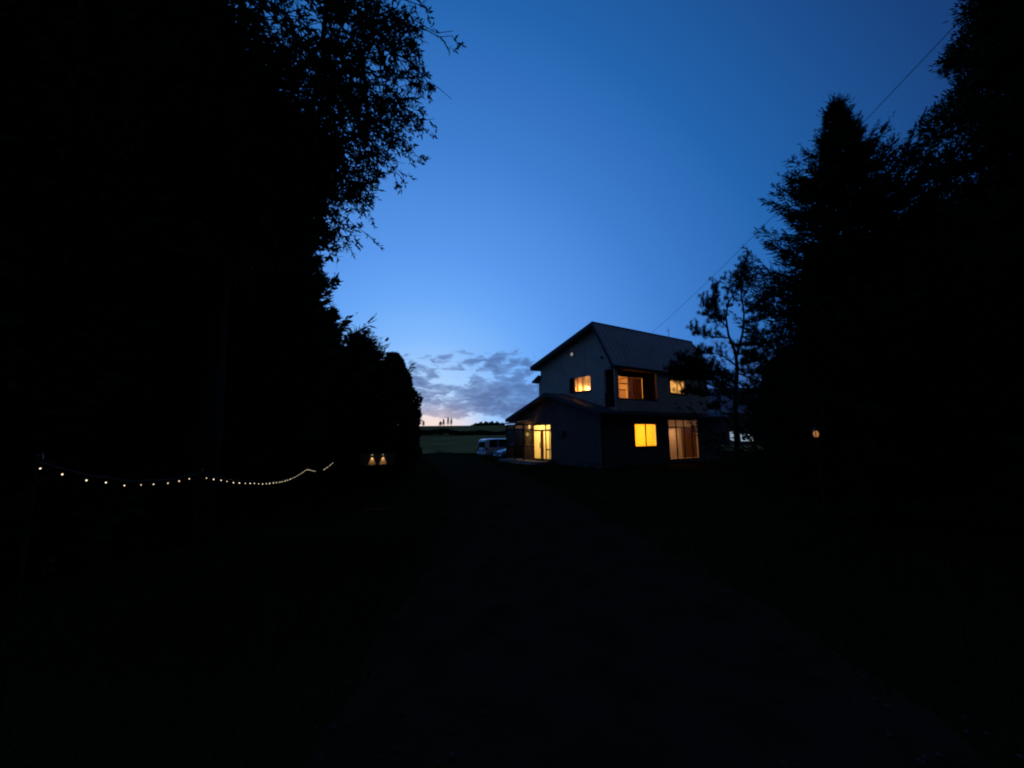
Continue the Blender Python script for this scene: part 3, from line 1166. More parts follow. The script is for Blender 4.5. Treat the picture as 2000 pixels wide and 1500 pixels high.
# --- glazed wind porch in front of the left part of the gable
PF = PG(-2.26)
porch = MB()
for v in (7.18, 8.38, 9.58):
    pbox(porch, PF, v - .045, v + .045, 0, .09, -.3, 2.52)
for z in (.05, .86, 2.13, 2.50):
    pbox(porch, PF, 7.22, 9.54, .006, .084, z - .04, z + .04)
for v in (7.18, 9.58):
    for z in (.86, 2.13, 2.50):
        mbz = (v - .035, v + .035)
        porch.box(-2.17, U0 - .002, mbz[0], mbz[1], z - .04 + HZ, z + .04 + HZ)
pf = porch.build('porch_frame', M['wood_dark'], house)
for a0, a1 in ((7.225, 8.335), (8.425, 9.535)):
    for z0, z1, mt in ((.09, .82, 'smoke'), (.90, 2.09, 'smoke'), (2.17, 2.46, 'poly')):
        g = MB()
        pbox(g, PF, a0, a1, .035, .045, z0, z1)
        g.build('porch_pane', M[mt], pf)
for v in (9.58,):
    for z0, z1, mt in ((-.1, .82, 'wood'), (.90, 2.09, 'smoke'), (2.17, 2.46, 'poly')):
        g = MB()
        g.box(-2.165, U0 - .004, v - .005, v + .005, z0 + HZ, z1 + HZ)
        g.build('porch_pane', M[mt], pf)
g = MB()
g.box(-2.168, U0 - .005, 7.176, 7.184, 1.0 + HZ, 2.09 + HZ)
g.build('porch_pane', M['smoke'], pf)
rf = MB()
for k in range(8):
    v = 7.05 + k * .36
    rf.prism([(-2.62, v, 2.56 + HZ), (U0 - .003, v, 2.74 + HZ), (U0 - .003, v, 2.80 + HZ), (-2.62, v, 2.62 + HZ)], (0, .07, 0))
rr = rf.build('porch_rafters', M['wood_dark'], house)
for k in range(7):
    v = 7.05 + k * .36
    g = MB()
    g.prism([(-2.66, v + .075, 2.625 + HZ), (U0 - .003, v + .075, 2.805 + HZ), (U0 - .003, v + .075, 2.813 + HZ), (-2.66, v + .075, 2.633 + HZ)], (0, .28, 0))
    g.build('roof_sheet', M['poly'], rr)
mb = MB()
mb.box(-2.9, U0 - .01, 4.6, 9.7, -.2, .17)
mb.build('porch_slab', M['step'], house, bevel=.01)
mb = MB()
mb.box(-3.2, -2.902, 5.0, 7.4, -.25, .03)
mb.build('step', M['step'], house, bevel=.012)

# --- small things fixed to the walls
mb = MB()
x, y, z = PGu(3.92, -.005, 7.46)
mb.tube([(x + .004, y, z), (x - .05, y, z), (x - .07, y, z)], [.19, .19, .15], 16)
gl_ = mb.build('gable_lamp', M['trim'], house)
mb = MB()
mb.tube([(x - .071, y, z), (x - .11, y, z), (x - .15, y, z), (x - .17, y, z)], [.125, .13, .09, .03], 16)
mb.build('lamp_glass', M['dim_lamp'], gl_, smooth=True)
mb = MB()
mb.tube([PGu(1.05, -.002, 6.72), PGu(1.05, -.09, 6.72)], .09, 10)
mb.build('vent_cap', M['trim'], house)
mb = MB()
pbox(mb, PE, 3.35, 4.0, -.14, -.002, 1.55, 2.0)
mb.build('meter_box', M['trim'], house, bevel=.015)
mb = MB()
mb.tube([(-1.35, -.66, low_z(E0) - .02), (-1.30, -.12, low_z(E0) - .35), (-1.30, -.07, 2.2), (-1.30, -.07, .1)], .035, 8)
mb.build('downpipe', M['trim'], house, smooth=True)

ant = empty('roof_antenna', house.matrix_basis @ Vector((7.55, RV, RZ + HZ + .05)), R(20), 'small metal antenna mast standing on the house ridge', 'antenna')
mb = MB()
mb.tube([(0, 0, -.08), (0, 0, .55)], .018, 6)
mb.build('mast', M['metal'], ant)
mb = MB()
mb.tube([(-.1, 0, .52), (-.12, 0, .75)], .012, 5)
mb.tube([(.08, 0, .50), (.08, 0, .72)], .012, 5)
mb.tube([(-.14, 0, .50), (.12, 0, .50)], .012, 5)
mb.build('antenna_element', M['metal'], ant)


# ------------------------------------------------------------------ parked cars
def car(kind, loc, rz, label, st, paint, side_wins, end_glass, wheels, wr, rear_first):
    """st: stations along x (x, z_bottom, z_belt, z_top, w_bottom, w_belt, w_top); x = 0 is the near end"""
    root = empty(kind, loc, rz, label, 'car')

    def ring(s):
        x, zb, zm, zt, wb, w, wt = s
        h = [(-wb, zb), (-w, zb + .14), (-w * 1.01, (zb + zm) / 2 + .1), (-w, zm), (-(w + wt) / 2 - .015, (zm + zt) / 2), (-wt, zt - .06), (-wt + .10, zt - .008), (-wt * .4, zt + .012)]
        return [(x, y, z) for y, z in h] + [(x, -y, z) for y, z in reversed(h)]

    b = MB()
    rings = [ring(s) for s in st]
    n = len(rings[0])
    for r in rings:
        b.v += r
    for i in range(len(rings) - 1):
        for k in range(n):
            k2 = (k + 1) % n
            b.f.append((i * n + k, (i + 1) * n + k, (i + 1) * n + k2, i * n + k2))
    b.f.append(tuple(range(n)))
    e = (len(rings) - 1) * n
    b.f.append(tuple(range(e + n - 1, e - 1, -1)))
    body = b.build('body', M[paint], root, smooth=True)
    body.data.set_sharp_from_angle(angle=R(32))

    def interp(x):
        for i in range(len(st) - 1):
            if st[i][0] <= x <= st[i + 1][0]:
                t = (x - st[i][0]) / (st[i + 1][0] - st[i][0])
                return [p + (q - p) * t for p, q in zip(st[i], st[i + 1])]

    for sgn in (-1, 1):
        for xs in side_wins:               # list of (x_bottom, x_top) corner pairs, lo & hi
            (b0, t0), (b1, t1) = xs

            def pt(x, f):
                s_ = interp(x)
                zm, zt, w, wt = s_[2], s_[3] - .06, s_[5], s_[6]
                z = zm + (zt - zm) * f
                bulge = .015 * 4 * f * (1 - f)
                return (x, sgn * (w + (wt - w) * f + .012 + bulge), z)
            g = MB()
            for k in range(3):
                f0, f1 = .04 + k * .305, .04 + (k + 1) * .305
                xa0, xa1 = b0 + (t0 - b0) * f0, b0 + (t0 - b0) * f1
                xb0, xb1 = b1 + (t1 - b1) * f0, b1 + (t1 - b1) * f1
                g.poly([pt(xa0, f0), pt(xb0, f0), pt(xb1, f1), pt(xa1, f1)])
            g.build('side_window', M['car_glass'], root)
    for name, pts, mt in end_glass:
        g = MB()
        g.poly(pts)
        g.build(name, M[mt], root)
    for x in wheels:
        for sgn in (-1, 1):
            ww = max(s[5] for s in st) - .10
            c = Vector((x, sgn * ww, wr))
            wm = MB()
            wm.tube([c + Vector((0, sgn * t, 0)) for t in (-.10, -.07, .08, .105)], [wr * .9, wr, wr, wr * .9], 20)
            wh = wm.build('wheel', M['rubber'], root, smooth=True)
            rm = MB()
            rm.tube([c + Vector((0, sgn * t, 0)) for t in (.09, .118)], [wr * .62, wr * .55], 14)
            rm.build('rim', M['rim'], wh)
    return root


carz = float(height(-1.5, 34.0)) + .0
vx, vy = 6.5, 24.0
ca, sa = math.cos(R(32)), math.sin(R(32))


def hpos(u, v):
    return (vx + ca * u - sa * v, vy + sa * u + ca * v)


# white van, tail towards us
px, py = hpos(-1.95, 14.35)
van_st = [(0.0, .32, .95, 1.60, .70, .78, .66), (.05, .28, .98, 1.72, .76, .84, .70), (.28, .24, 1.0, 1.80, .80, .86, .72), (1.2, .24, .99, 1.84, .80, .87, .74),
          (2.5, .24, .98, 1.82, .80, .87, .74), (3.0, .24, .97, 1.70, .80, .87, .72), (3.55, .24, .96, 1.22, .79, .86, .76), (3.8, .25, .95, 1.06, .78, .84, .78),
          (4.25, .27, .86, .94, .74, .80, .74), (4.42, .34, .72, .80, .62, .70, .62)]
van = car('parked_van', (px, py, float(height(px, py))), R(32), 'white boxy van parked beyond the porch, tail towards the lane', van_st, 'paint_w',
          [((.30, .36), (1.15, 1.15)), ((1.24, 1.24), (2.25, 2.2)), ((2.34, 2.3), (3.25, 2.85))],
          [('rear_window', [(-.014, -.68, .98), (-.014, .68, .98), (-.010, .60, 1.54), (-.010, -.60, 1.54)], 'car_glass'),
           ('windscreen', [(3.52, -.66, 1.27), (3.52, .66, 1.27), (3.03, .58, 1.72), (3.03, -.58, 1.72)], 'car_glass')], (.78, 3.5), .31, True)
for s in (-1, 1):
    mb = MB()
    mb.box(-.03, .10, s * .78 - .07, s * .78 + .07, .72, 1.02)
    mb.build('tail_light', M['lamp_red'], van, bevel=.02)
    mb = MB()
    mb.box(2.98, 3.12, s * .97 - .09, s * .97 + .09, 1.0, 1.17)
    mb.build('mirror', M['paint_w'], van, bevel=.03)
van.scale = (1, 1, .93)
mb = MB()
mb.box(-.10, .06, -.80, .80, .30, .52)
mb.build('bumper', M['paint_w'], van, bevel=.04)
mb = MB()
mb.box(-.035, -.005, -.17, .17, .62, .78)
mb.build('number_plate', M['white_metal'], van)
for s in (-1, 1):
    mb = MB()
    mb.tube([(.5, s * .62, 1.86), (.6, s * .62, 1.90), (2.2, s * .62, 1.90), (2.3, s * .62, 1.86)], .015, 6)
    mb.build('roof_rail', M['trim'], van)

# silver hatchback, nose towards us, alongside the house
px, py = hpos(-1.85, 11.75)
car_st = [(0.0, .30, .50, .58, .55, .62, .55), (.10, .22, .58, .68, .72, .78, .68), (.40, .20, .68, .78, .76, .82, .74), (1.0, .20, .78, .90, .77, .83, .76), (1.22, .20, .82, 1.0, .77, .83, .74),
          (1.75, .20, .86, 1.36, .78, .84, .64), (2.1, .20, .87, 1.46, .78, .84, .62), (2.9, .20, .88, 1.47, .78, .84, .62), (3.5, .22, .90, 1.38, .77, .83, .60),
          (3.8, .26, .90, 1.05, .74, .80, .66), (3.92, .32, .80, .92, .66, .74, .62)]
hatch = car('parked_car', (px, py, float(height(px, py))), R(32), 'silver car parked beside the porch, bonnet showing in front of the white van', car_st, 'paint_s',
            [((1.38, 1.80), (2.30, 2.25)), ((2.40, 2.36), (3.35, 3.10))],
            [('windscreen', [(1.245, -.66, 1.03), (1.245, .66, 1.03), (1.735, .57, 1.36), (1.735, -.57, 1.36)], 'car_glass'),
             ('rear_window', [(3.79, -.6, 1.08), (3.79, .6, 1.08), (3.54, .54, 1.37), (3.54, -.54, 1.37)], 'car_glass')], (.72, 3.15), .30, False)
for s in (-1, 1):
    mb = MB()
    mb.prism([(.03, s * .60 - .11, .54), (.03, s * .60 + .11, .54), (.16, s * .63 + .11, .70), (.16, s * .63 - .11, .70)], (.10, 0, -.02))
    mb.build('headlight', M['lamp_clear'], hatch, bevel=.02)
    mb = MB()
    mb.box(1.42, 1.56, s * .93 - .08, s * .93 + .08, .90, 1.04)
    mb.build('mirror', M['paint_s'], hatch, bevel=.03)
mb = MB()
mb.box(-.05, .12, -.70, .70, .20, .40)
mb.build('bumper', M['paint_s'], hatch, bevel=.05)
mb = MB()
mb.box(-.065, -.04, -.17, .17, .36, .50)
mb.build('number_plate', M['white_metal'], hatch)
mb = MB()
mb.box(-.01, .06, -.42, .42, .44, .53)
mb.build('grille', M['trim'], hatch)

# ------------------------------------------------------------------ neighbouring building far behind the house
shed = empty('neighbour_building', (34.5, 60.0, float(height(34.5, 60))), R(8), 'distant dark building with pale metal roof, past the house end', 'building')
mb = MB()
mb.box(-6, 8, 0, 7, -.5, 4.9)
mb.build('wall', M['shed_wall'], shed)
mb = MB()
mb.prism([(-6.5, -.7, 4.7), (-6.5, 3.5, 8.9), (-6.5, 3.5, 9.1), (-6.5, -.7, 4.9)], (15, 0, 0))
mb.build('roof_slope', M['shed_roof'], shed)
mb = MB()
mb.prism([(-6.5, 7.7, 4.7), (-6.5, 3.5, 8.9), (-6.5, 3.5, 9.1), (-6.5, 7.7, 4.9)], (15, 0, 0))
mb.build('roof_slope', M['shed_roof'], shed)
mb = MB()
mb.prism([(-6, 0, 4.9), (-6, 7, 4.9), (-6, 3.5, 8.4)], (13.9, 0, 0))
mb.build('gable_wall', M['shed_wall'], shed)
hut = empty('lit_hut', (33.3, 56.5, float(height(33.3, 56.5))), R(-22), 'small hut with white-lit door and windows, glimpsed past the pine trunk', 'hut')
mb = MB()
mb.box(-1.75, 1.6, 0, 2.4, -.3, 2.0)
mb.build('wall', M['shed_wall'], hut)
mb = MB()
mb.box(-1.45, -.78, -.04, -.002, .55, 1.95)
dr = mb.build('door', M['white_lit'], hut)
mb = MB()
mb.box(-1.53, -1.452, -.06, -.001, .5, 1.99)
mb.box(-.778, -.70, -.06, -.001, .5, 1.99)
mb.build('door_frame', M['white_metal'], dr)
mb = MB()
mb.box(-.12, 1.42, -.04, -.002, .60, 1.62)
wn = mb.build('window', M['white_lit'], hut)
for a0, a1 in ((.08, .42), (.62, 1.10)):
    mb = MB()
    mb.box(a0, a1, -.07, -.042, .86, 1.36)
    mb.build('shutter_panel', M['trim'], wn)
for s_ in (-1, 1):
    mb = MB()
    mb.prism([(-.08 + s_ * 2.0, -.25, 1.95), (-.08, -.25, 2.75), (-.08, -.25, 2.85), (-.08 + s_ * 2.0, -.25, 2.05)], (0, 2.9, 0))
    mb.build('roof_slope', M['soffit'], hut)
mb = MB()
mb.prism([(-1.75, .001, 2.002), (1.6, .001, 2.002), (-.08, .001, 2.68)], (0, 2.3, 0))
mb.build('gable_wall', M['step'], hut)

# ------------------------------------------------------------------ string of lights on the left
STR_D = np.array([-.3007, .9537])                # heading of the line of stakes
STR_A = np.array([-2.68, 2.2])
# (bulb index, height) of the cable; stakes stand at 0, 10, 37.6 and 62
key = [(-.0, 1.579), (1, 1.521), (2.1, 1.46), (3.2, 1.422), (4.2, 1.376), (5.4, 1.359), (6.3, 1.343), (7.4, 1.328), (8.6, 1.334), (9.5, 1.33), (10, 1.341), (11, 1.296), (12, 1.263),
       (13, 1.232), (14.9, 1.164), (16.8, 1.112), (18.8, 1.068), (20.8, 1.011), (22.8, .974), (24.9, .942), (26.9, .913), (28.9, .897), (31, .893), (32.9, .898), (34.7, .914),
       (36, .932), (37.6, .956), (39.3, .932), (42.6, .846), (46, .775), (49.9, .745), (51.3, .742), (54.8, .761), (58, .79), (62, .845)]
kt, kz = zip(*key)
NB = 62


def string_pt(i):
    p = STR_A + STR_D * i * .2
    return Vector((p[0], p[1], float(np.interp(i, kt, kz))))


strl = empty('string_light', (STR_A[0], STR_A[1], 0), 0, 'string of small warm white bulbs sagging between stakes along the left', 'string light')
off = Vector((STR_A[0], STR_A[1], 0))
mb = MB()
mb.tube([string_pt(i) - off for i in np.arange(0, NB + .01, .5)], .004, 5)
mb.build('cable', M['cable'], strl)
bm_ = MB()
bm_.lathe([(.004, .012), (.008, .009), (.011, .0), (.009, -.009), (.004, -.013)], 8)
first = bm_.build('bulb', M['bulb'], strl, smooth=True)
sk = MB()
sk.lathe([(.006, .034), (.0075, .03), (.0075, .012), (.006, .010)], 7)
sock = sk.build('socket', M['cable'], first)
rngb = np.random.default_rng(3)
for i in range(0, NB):
    if i == 0:
        b, sc_ = first, sock
    else:
        if i in (45, 46, 47, 48, 49, 50):        # this stretch hides behind the low shrub
            continue
        b = first.copy()
        COL.objects.link(b)
        sc_ = sock.copy()
        COL.objects.link(sc_)
        sc_.parent = b
    p = string_pt(i + rngb.normal(0, .08)) - off
    b.location = (p.x, p.y, p.z - .034)
    b.rotation_euler = (rngb.normal(0, .2), rngb.normal(0, .2), 0)
    s_ = .40 + .22 * min(1.0, i / 25)
    s_ *= rngb.uniform(.72, 1.15)
    b.scale = (s_, s_, s_ * rngb.uniform(.85, 1.15))
stake_lab = ['wooden stake carrying the near end of the string light', 'wooden stake at the first peak of the string light',
             'wooden stake at the second peak of the string light', 'wooden stake at the far end of the string light']
for i, lb in zip((0, 10, 37.6, 61.9), stake_lab):
    p = string_pt(i)
    z0 = float(height(p.x, p.y))
    t = empty('stake', (p.x, p.y, z0), 0, lb, 'stake', 'stakes of the string light')
    mb = MB()
    mb.tube([(0, 0, -.2), (.01, 0, .5), (0, 0, p.z - z0 + .03)], [.013, .012, .011], 8)
    mb.build('post', M['wood_dark'], t)
    mb = MB()
    mb.tube([(.0, 0, p.z - z0 + .03), (.03, 0, p.z - z0 + .04), (.035, 0, p.z - z0 + .01)], .003, 5)
    mb.build('hook', M['metal'], t)

# ------------------------------------------------------------------ notice board with two small downlights
bx, by = -3.80, 11.0
bz = float(height(bx, by))
nb = empty('notice_board', (bx, by, bz), R(17), 'dark wooden notice board with two small lamps lighting it in cones', 'notice board')
HB = -bz - .055
mb = MB()
for k in range(5):
    mb.box(-.45 + .003, .45 - .003, -.012, .012, .985 + HB + .062 * k, .985 + HB + .062 * k + .058)
mb.build('board', M['board'], nb)
mb = MB()
mb.box(-.47, .47, -.05, .02, .955 + HB, .982 + HB)
mb.build('ledge', M['board'], nb)
for s in (-1, 1):
    mb = MB()
    mb.box(s * .40 - .04, s * .40 + .04, .013, .08, -.2, 1.30 + HB)
    mb.build('post', M['wood_dark'], nb)
for a in (-.145, .145):
    mb = MB()
    mb.tube([(a, -.005, 1.27 + HB), (a, -.05, 1.285 + HB), (a, -.062, 1.268 + HB)], .007, 6)
    mb.lathe([(.008, .03), (.022, .022), (.028, -.008), (.026, -.008), (.008, .015)], 12, (a, -.062, 1.255 + HB))
    lp = mb.build('lamp', M['trim'], nb, smooth=True)
    gb = MB()
    gb.lathe([(.004, .010), (.014, .006), (.016, -.004), (.006, -.012)], 10, (a, -.062, 1.25 + HB))
    gb.build('lamp_bulb', M['bulb'], lp, smooth=True)
    ld = bpy.data.lights.new('lamp_light', 'SPOT')
    ld.energy = 6.0
    ld.color = (1, .62, .24)
    ld.spot_size = R(46)
    ld.spot_blend = .35
    ld.shadow_soft_size = .006
    lo = bpy.data.objects.new('lamp_light', ld)
    link(lo, lp)
    lo.location = (a, -.056, 1.232 + HB)
    lo.rotation_euler = (R(13), 0, 0)

# ------------------------------------------------------------------ garden lantern on the right
lx, ly = 5.20, 6.65
lz = float(height(lx, ly))
lan = empty('garden_lantern', (lx, ly, lz), R(25), 'small orange lantern on a post among the dark trees on the right', 'lantern')
mb = MB()
mb.tube([(0, 0, -.2), (0, 0, 1.60 - lz)], .025, 8)
mb.build('post', M['wood_dark'], lan)
mb = MB()
mb.lathe([(.03, 0), (.055, .01), (.055, .018), (.03, .02)], 10, (0, 0, 1.60 - lz))
mb.lathe([(.075, .135), (.02, .18), (.008, .19)], 10, (0, 0, 1.60 - lz))
for k in range(4):
    t = math.pi / 2 * k + .4
    mb.tube([(.05 * math.cos(t), .05 * math.sin(t), 1.615 - lz), (.06 * math.cos(t), .06 * math.sin(t), 1.737 - lz)], .006, 5)
mb.build('cage', M['trim'], lan)
mb = MB()
mb.lathe([(.02, .024), (.036, .05), (.040, .085), (.028, .12), (.01, .132)], 12, (0, 0, 1.60 - lz))
mb.build('flame_glass', M['orange'], lan, smooth=True)

# ------------------------------------------------------------------ overhead wire
wa = house.matrix_basis @ Vector((5.5, RV, RZ + HZ + .12))
wb = Vector((9.3, -6.0, 12.5))
wp = []
for k in range(41):
    t = k / 40
    p = wa.lerp(wb, t)
    p.z -= .75 * 4 * t * (1 - t)
    wp.append(p)
wire = MB()
wire.tube(wp, .009, 6)
wo_ = wire.build('overhead_wire', M['cable'], None)
tag(wo_, 'thin black overhead wire climbing from the house ridge to the upper right', 'wire')


# ------------------------------------------------------------------ trees
def gz(x, y):
    return float(height(x, y))


def place(src, loc, rz, sc, label, group=None):
    c = copy_tree(src)
    c.location = loc
    c.rotation_euler = (0, 0, rz)
    c.scale = sc if isinstance(sc, tuple) else (sc, sc, sc)
    c['label'] = label
    if group:
        c['group'] = group
    elif 'group' in c:
        del c['group']
    return c


# left: the near broadleaf tree whose sprays hang into the sky
willow_tree((-5.5, 6.9, gz(-5.5, 6.9)), 'near broadleaf tree on the left, fine drooping sprays against the sky', 21, 6.2, (.50, -.75, 9.0), (3.95, 3.6, 4.3), 14, 74, 126, leaf=(.115, .034))
willow_tree((-9.0, 10.4, gz(-9.0, 10.4)), 'tall broadleaf tree behind the near one, filling the upper left corner', 22, 8.0, (.3, -.6, 11.6), (4.3, 4.0, 5.6), 13, 50, 84, leaf=(.25, .095))

# right: tall spruce with up-swept tips
spruce = conifer_tree('spruce_tree', (7.9, 8.4, gz(7.9, 8.4)), 'tall spruce with ragged up-swept top, right of the house',
             spruce_data(5, 14.0, 4.75, 1.0, .42, 15, 270, power=.80, tipup=.42, gap=.04, fat=1.1, spread=.24, slim=.6, top0=.16), 'leaf_s', .4)
spruce.scale = (.7, .7, .7)
# far right: pine with rounded needle puffs
conifer_tree('puffy_pine_tree', (12.7, 8.2, gz(12.7, 8.2)), 'large pine with rounded needle clumps at the right edge',
             puff_pine_data(9, 12.7, 3.9, .6, 105, 7, 380, .52), 'leaf_p', 1.1)
# left: conifers beneath the broadleaf tree
pine_l = conifer_tree('pine_tree', (-7.55, 10.4, gz(-7.55, 10.4)), 'dark pine under the broadleaf tree, shoots poking into the left sky',
                      spruce_data(14, 9.3, 3.1, 1.9, .25, 12, 130, power=.72, tipup=.5, fat=1.3), 'leaf_p', .2)
conifer_tree('pine_tree', (-6.0, 14.6, gz(-6.0, 14.6)), 'short pine with one long upswept shoot, left of the rounded evergreen',
             spruce_data(23, 6.0, 2.3, 1.4, .25, 12, 110, power=.7, tipup=.6, fat=1.2), 'leaf_p', 2.2)
# rounded evergreen at the lane side
conifer_tree('arborvitae_tree', (-5.62, 18.0, gz(-5.62, 18)), 'rounded egg-shaped evergreen standing beside the lane',
             egg_data(31, 5.8, 1.27, 26000), 'leaf_a', .0)
shrub = conifer_tree('evergreen_shrub', (-7.4, 17.0, gz(-7.4, 17)), 'bushy evergreen just left of the rounded evergreen by the lane',
                     egg_data(37, 5.2, 1.35, 16000), 'leaf_a', .7)

# trees that merge into the dark mass on the left
GL, GR = 'trees in the dark mass on the left', 'trees in the dark mass on the right'
LBL = 'black conifer lost in the dark tree mass on the left'
LBR = 'black conifer lost in the dark tree mass on the right'
fill = conifer_tree('conifer_tree', (-9.2, 8.2, gz(-9.2, 8.2)), LBL, spruce_data(41, 11.0, 3.3, .5, .26, 13, 130, power=.5, tipup=.3, fat=1.7), 'leaf_s', 1.9, GL)
for i, (x, y, s) in enumerate(((-7.4, 4.4, .82), (-11.5, 12.0, 1.1), (-9.3, 14.5, .95), (-12.5, 7.0, 1.0), (-9.3, 9.2, 1.42), (-10.5, 19.0, .85), (-15.0, 17.0, 1.05), (-8.0, 21.5, .5))):
    place(fill, (x, y, gz(x, y)), i * 1.3, (.95, .95, s) if s > 1.3 else s, LBL, GL)
for i, (x, y, s) in enumerate(((15.2, 16.2, .98), (17.6, 20.0, 1.0), (14.4, 12.4, .9), (11.2, 4.6, .95), (19.5, 14.5, 1.1), (15.5, 21.5, .62))):
    place(fill, (x, y, gz(x, y)), .5 + i * 1.7, s, LBR, GR)
# shrubs closing the view under the trees
for i, (x, y, s) in enumerate(((-8.8, 20.5, .75), (-9.9, 22.5, .85), (-11.8, 16.0, .7), (-13.4, 20.0, .8), (-9.2, 11.4, .6), (-11.2, 9.6, .7), (-8.6, 6.0, .5), (-8.1, 13.4, .6), (-14.5, 13.0, .8))):
    place(shrub, (x, y, gz(x, y)), i * 2.1, (s * 1.5, s * 1.5, s), 'dark evergreen bush under the trees on the left', 'bushes under the left trees')
for i, (x, y, s) in enumerate(((12.9, 17.6, .62), (13.3, 14.2, .55), (12.2, 10.4, .5), (10.6, 7.2, .42), (15.0, 18.6, .7), (17.0, 16.5, .7))):
    place(shrub, (x, y, gz(x, y)), i * 1.7, (s * 1.5, s * 1.5, s), 'dark evergreen bush under the trees on the right', 'bushes under the right trees')
# low shrub that hides a stretch of the string light
p = string_pt(46.5)
low = place(shrub, (p.x + .25, p.y - .45, gz(p.x, p.y)), .3, (.2, .2, .205), 'low shrub in front of the far end of the string light')


# open red pine in front of the house end
def red_pine():
    rng = np.random.default_rng(77)
    root = empty('red_pine_tree', (12.03, 21.0, -.3), 0, 'open-branched pine with forked trunk in front of the house end', 'tree')
    sk = {'trunk': [(0, 0), (.02, .4), (.07, 1.9), (.18, 3.84), (.44, 5.54), (.43, 6.41)],
          'l': [(.43, 6.41), (.09, 7.44), (0, 8.47), (.19, 9.37), (.07, 10.74)],
          'r': [(.44, 6.12), (.96, 7.58), (1.18, 8.76), (1.14, 10.27), (1.12, 11.34)]}
    mb = MB()
    mb.tube([(x, 0, z) for x, z in sk['trunk']], [.14, .13, .12, .11, .10, .08], 9)
    mb.build('trunk', M['bark'], root, smooth=True)
    brs = [[(.07, 7.88), (-.58, 8.78), (-.96, 9.44)], [(.13, 7.29), (-.97, 7.45), (-1.66, 7.9)], [(.22, 4.26), (-1.46, 4.76), (-3.19, 5.52)],
           [(.3, 4.83), (-.85, 5.33), (-2.28, 5.05)], [(.2, 3.98), (-.63, 3.51), (-1.08, 3.4)], [(.43, 5.69), (-.39, 6.42), (-1.24, 6.48)],
           [(.99, 7.87), (1.75, 7.42), (2.4, 7.56)], [(1.18, 8.7), (2.07, 9.29), (2.84, 9.8)], [(1.15, 9.67), (1.8, 10.51), (1.8, 11.12)],
           [(.44, 5.49), (1.55, 5.3), (2.5, 5.67)], [(.2, 3.7), (1.05, 3.55), (1.96, 3.68)], [(.11, 9.07), (.6, 10.12), (.83, 11.04)],
           [(.02, 8.33), (-.41, 9.08), (-.08, 10.28)], [(.21, 4.12), (-1.23, 4.08), (-2.48, 4.29)], [(.28, 4.69), (-1.53, 5.71), (-2.64, 6.0)],
           [(.43, 6.41), (1.37, 6.4), (2.22, 6.4)], [(1.1, 8.2), (1.9, 8.3), (2.7, 8.7)], [(.44, 5.9), (1.3, 5.9), (2.6, 6.3)], [(.25, 4.5), (-1.4, 5.1), (-2.9, 5.15)], [(.3, 4.9), (-1.5, 5.35), (-3.0, 4.8)], [(.3, 5.0), (-1.2, 5.9), (-2.3, 5.5)],
           [(.1, 7.0), (.9, 6.9), (1.7, 7.1)], [(.0, 8.4), (-.6, 8.2), (-1.2, 8.5)], [(1.15, 9.2), (2.0, 9.0), (2.9, 9.2)], [(.9, 7.4), (2.0, 6.9), (3.1, 7.0)], [(.44, 5.3), (1.8, 4.8), (3.0, 5.0)],
           [(.2, 3.9), (1.4, 4.2), (2.7, 4.1)]]
    Vs_all = []

    def tuft(Vs, c, d, m_=46, ln=.17):
        D = np.tile(unit(np.array(d, float)), (m_, 1)) + rng.normal(0, .55, (m_, 3))
        P = c - unit(np.array(d, float)) * rng.uniform(0, .16, (m_, 1)) + rng.normal(0, .015, (m_, 3))
        Vs.append(blades(P, D, rng.uniform(ln * .7, ln * 1.2, m_), rng.uniform(.014, .022, m_), rng))

    for key_ in ('l', 'r'):
        mb = MB()
        path = [(x, (.25 if key_ == 'r' else -.2) * i / 4, z) for i, (x, z) in enumerate(sk[key_])]
        mb.tube(path, [.075, .06, .048, .035, .012], 7)
        lo = mb.build('limb', M['bark'], root, smooth=True)
        Vs = []
        pa = np.array(path)
        for q in range(22):
            t = rng.uniform(.5, 1, 1)
            c = at(pa, t)[0]
            d = np.array([rng.normal(0, .7), rng.normal(0, .7), .8])
            e = c + unit(d) * rng.uniform(.2, .5)
            mb2 = e
            tuft(Vs, e, unit(d) + np.array([0, 0, .6]), 44)
        tuft(Vs, pa[-1], (0, 0, 1), 70, .22)
        blades_obj('needles', Vs, M['leaf_p'], lo)
    for k, b in enumerate(brs):
        dep = rng.uniform(-1.1, 1.1)
        path = np.array([(b[0][0], 0, b[0][1]), (b[1][0], dep * .5, b[1][1]), (b[2][0], dep, b[2][1])])
        path = np.array([p_ for p_ in catmull(path, 5)])
        mb = MB()
        n = len(path)
        mb.tube([tuple(p_) for p_ in path], list(np.linspace(.045, .012, n)), 6)
        Vs = []
        L = np.linalg.norm(path[-1] - path[0])
        nt_ = int(21 * max(1.0, L)) if L < 2 else int(25 * L)
        for q in range(nt_):
            t = rng.beta(1.5, 1.0, 1)
            c = at(path, t)[0]
            ax = unit(path[-1] - path[0])
            d = ax * rng.uniform(.1, .9) + np.array([rng.normal(0, .45), rng.normal(0, .8), rng.uniform(.0, .9)])
            ln = rng.uniform(.15, .75)
            e = c + unit(d) * ln
            mb.tube([tuple(c), tuple((c + e) / 2 - np.array([0, 0, .03])), tuple(e)], [.009, .007, .004], 4, cap=False)
            tuft(Vs, e, unit(d) * .6 + np.array([0, 0, .7]), 34, .22)
            if ln > .4:
                tuft(Vs, (c + e) / 2, unit(d) * .7 + np.array([0, 0, .5]), 22, .2)
        # up-swept candle at the tip
        for q in range(3):
            c = path[-1] + rng.normal(0, .12, 3)
            for h in range(4):
                tuft(Vs, c + np.array([rng.normal(0, .03), 0, .15 * h]), (rng.normal(0, .2), rng.normal(0, .2), 1), 26, .15)
        br = mb.build('branch', M['bark'], root, smooth=True)
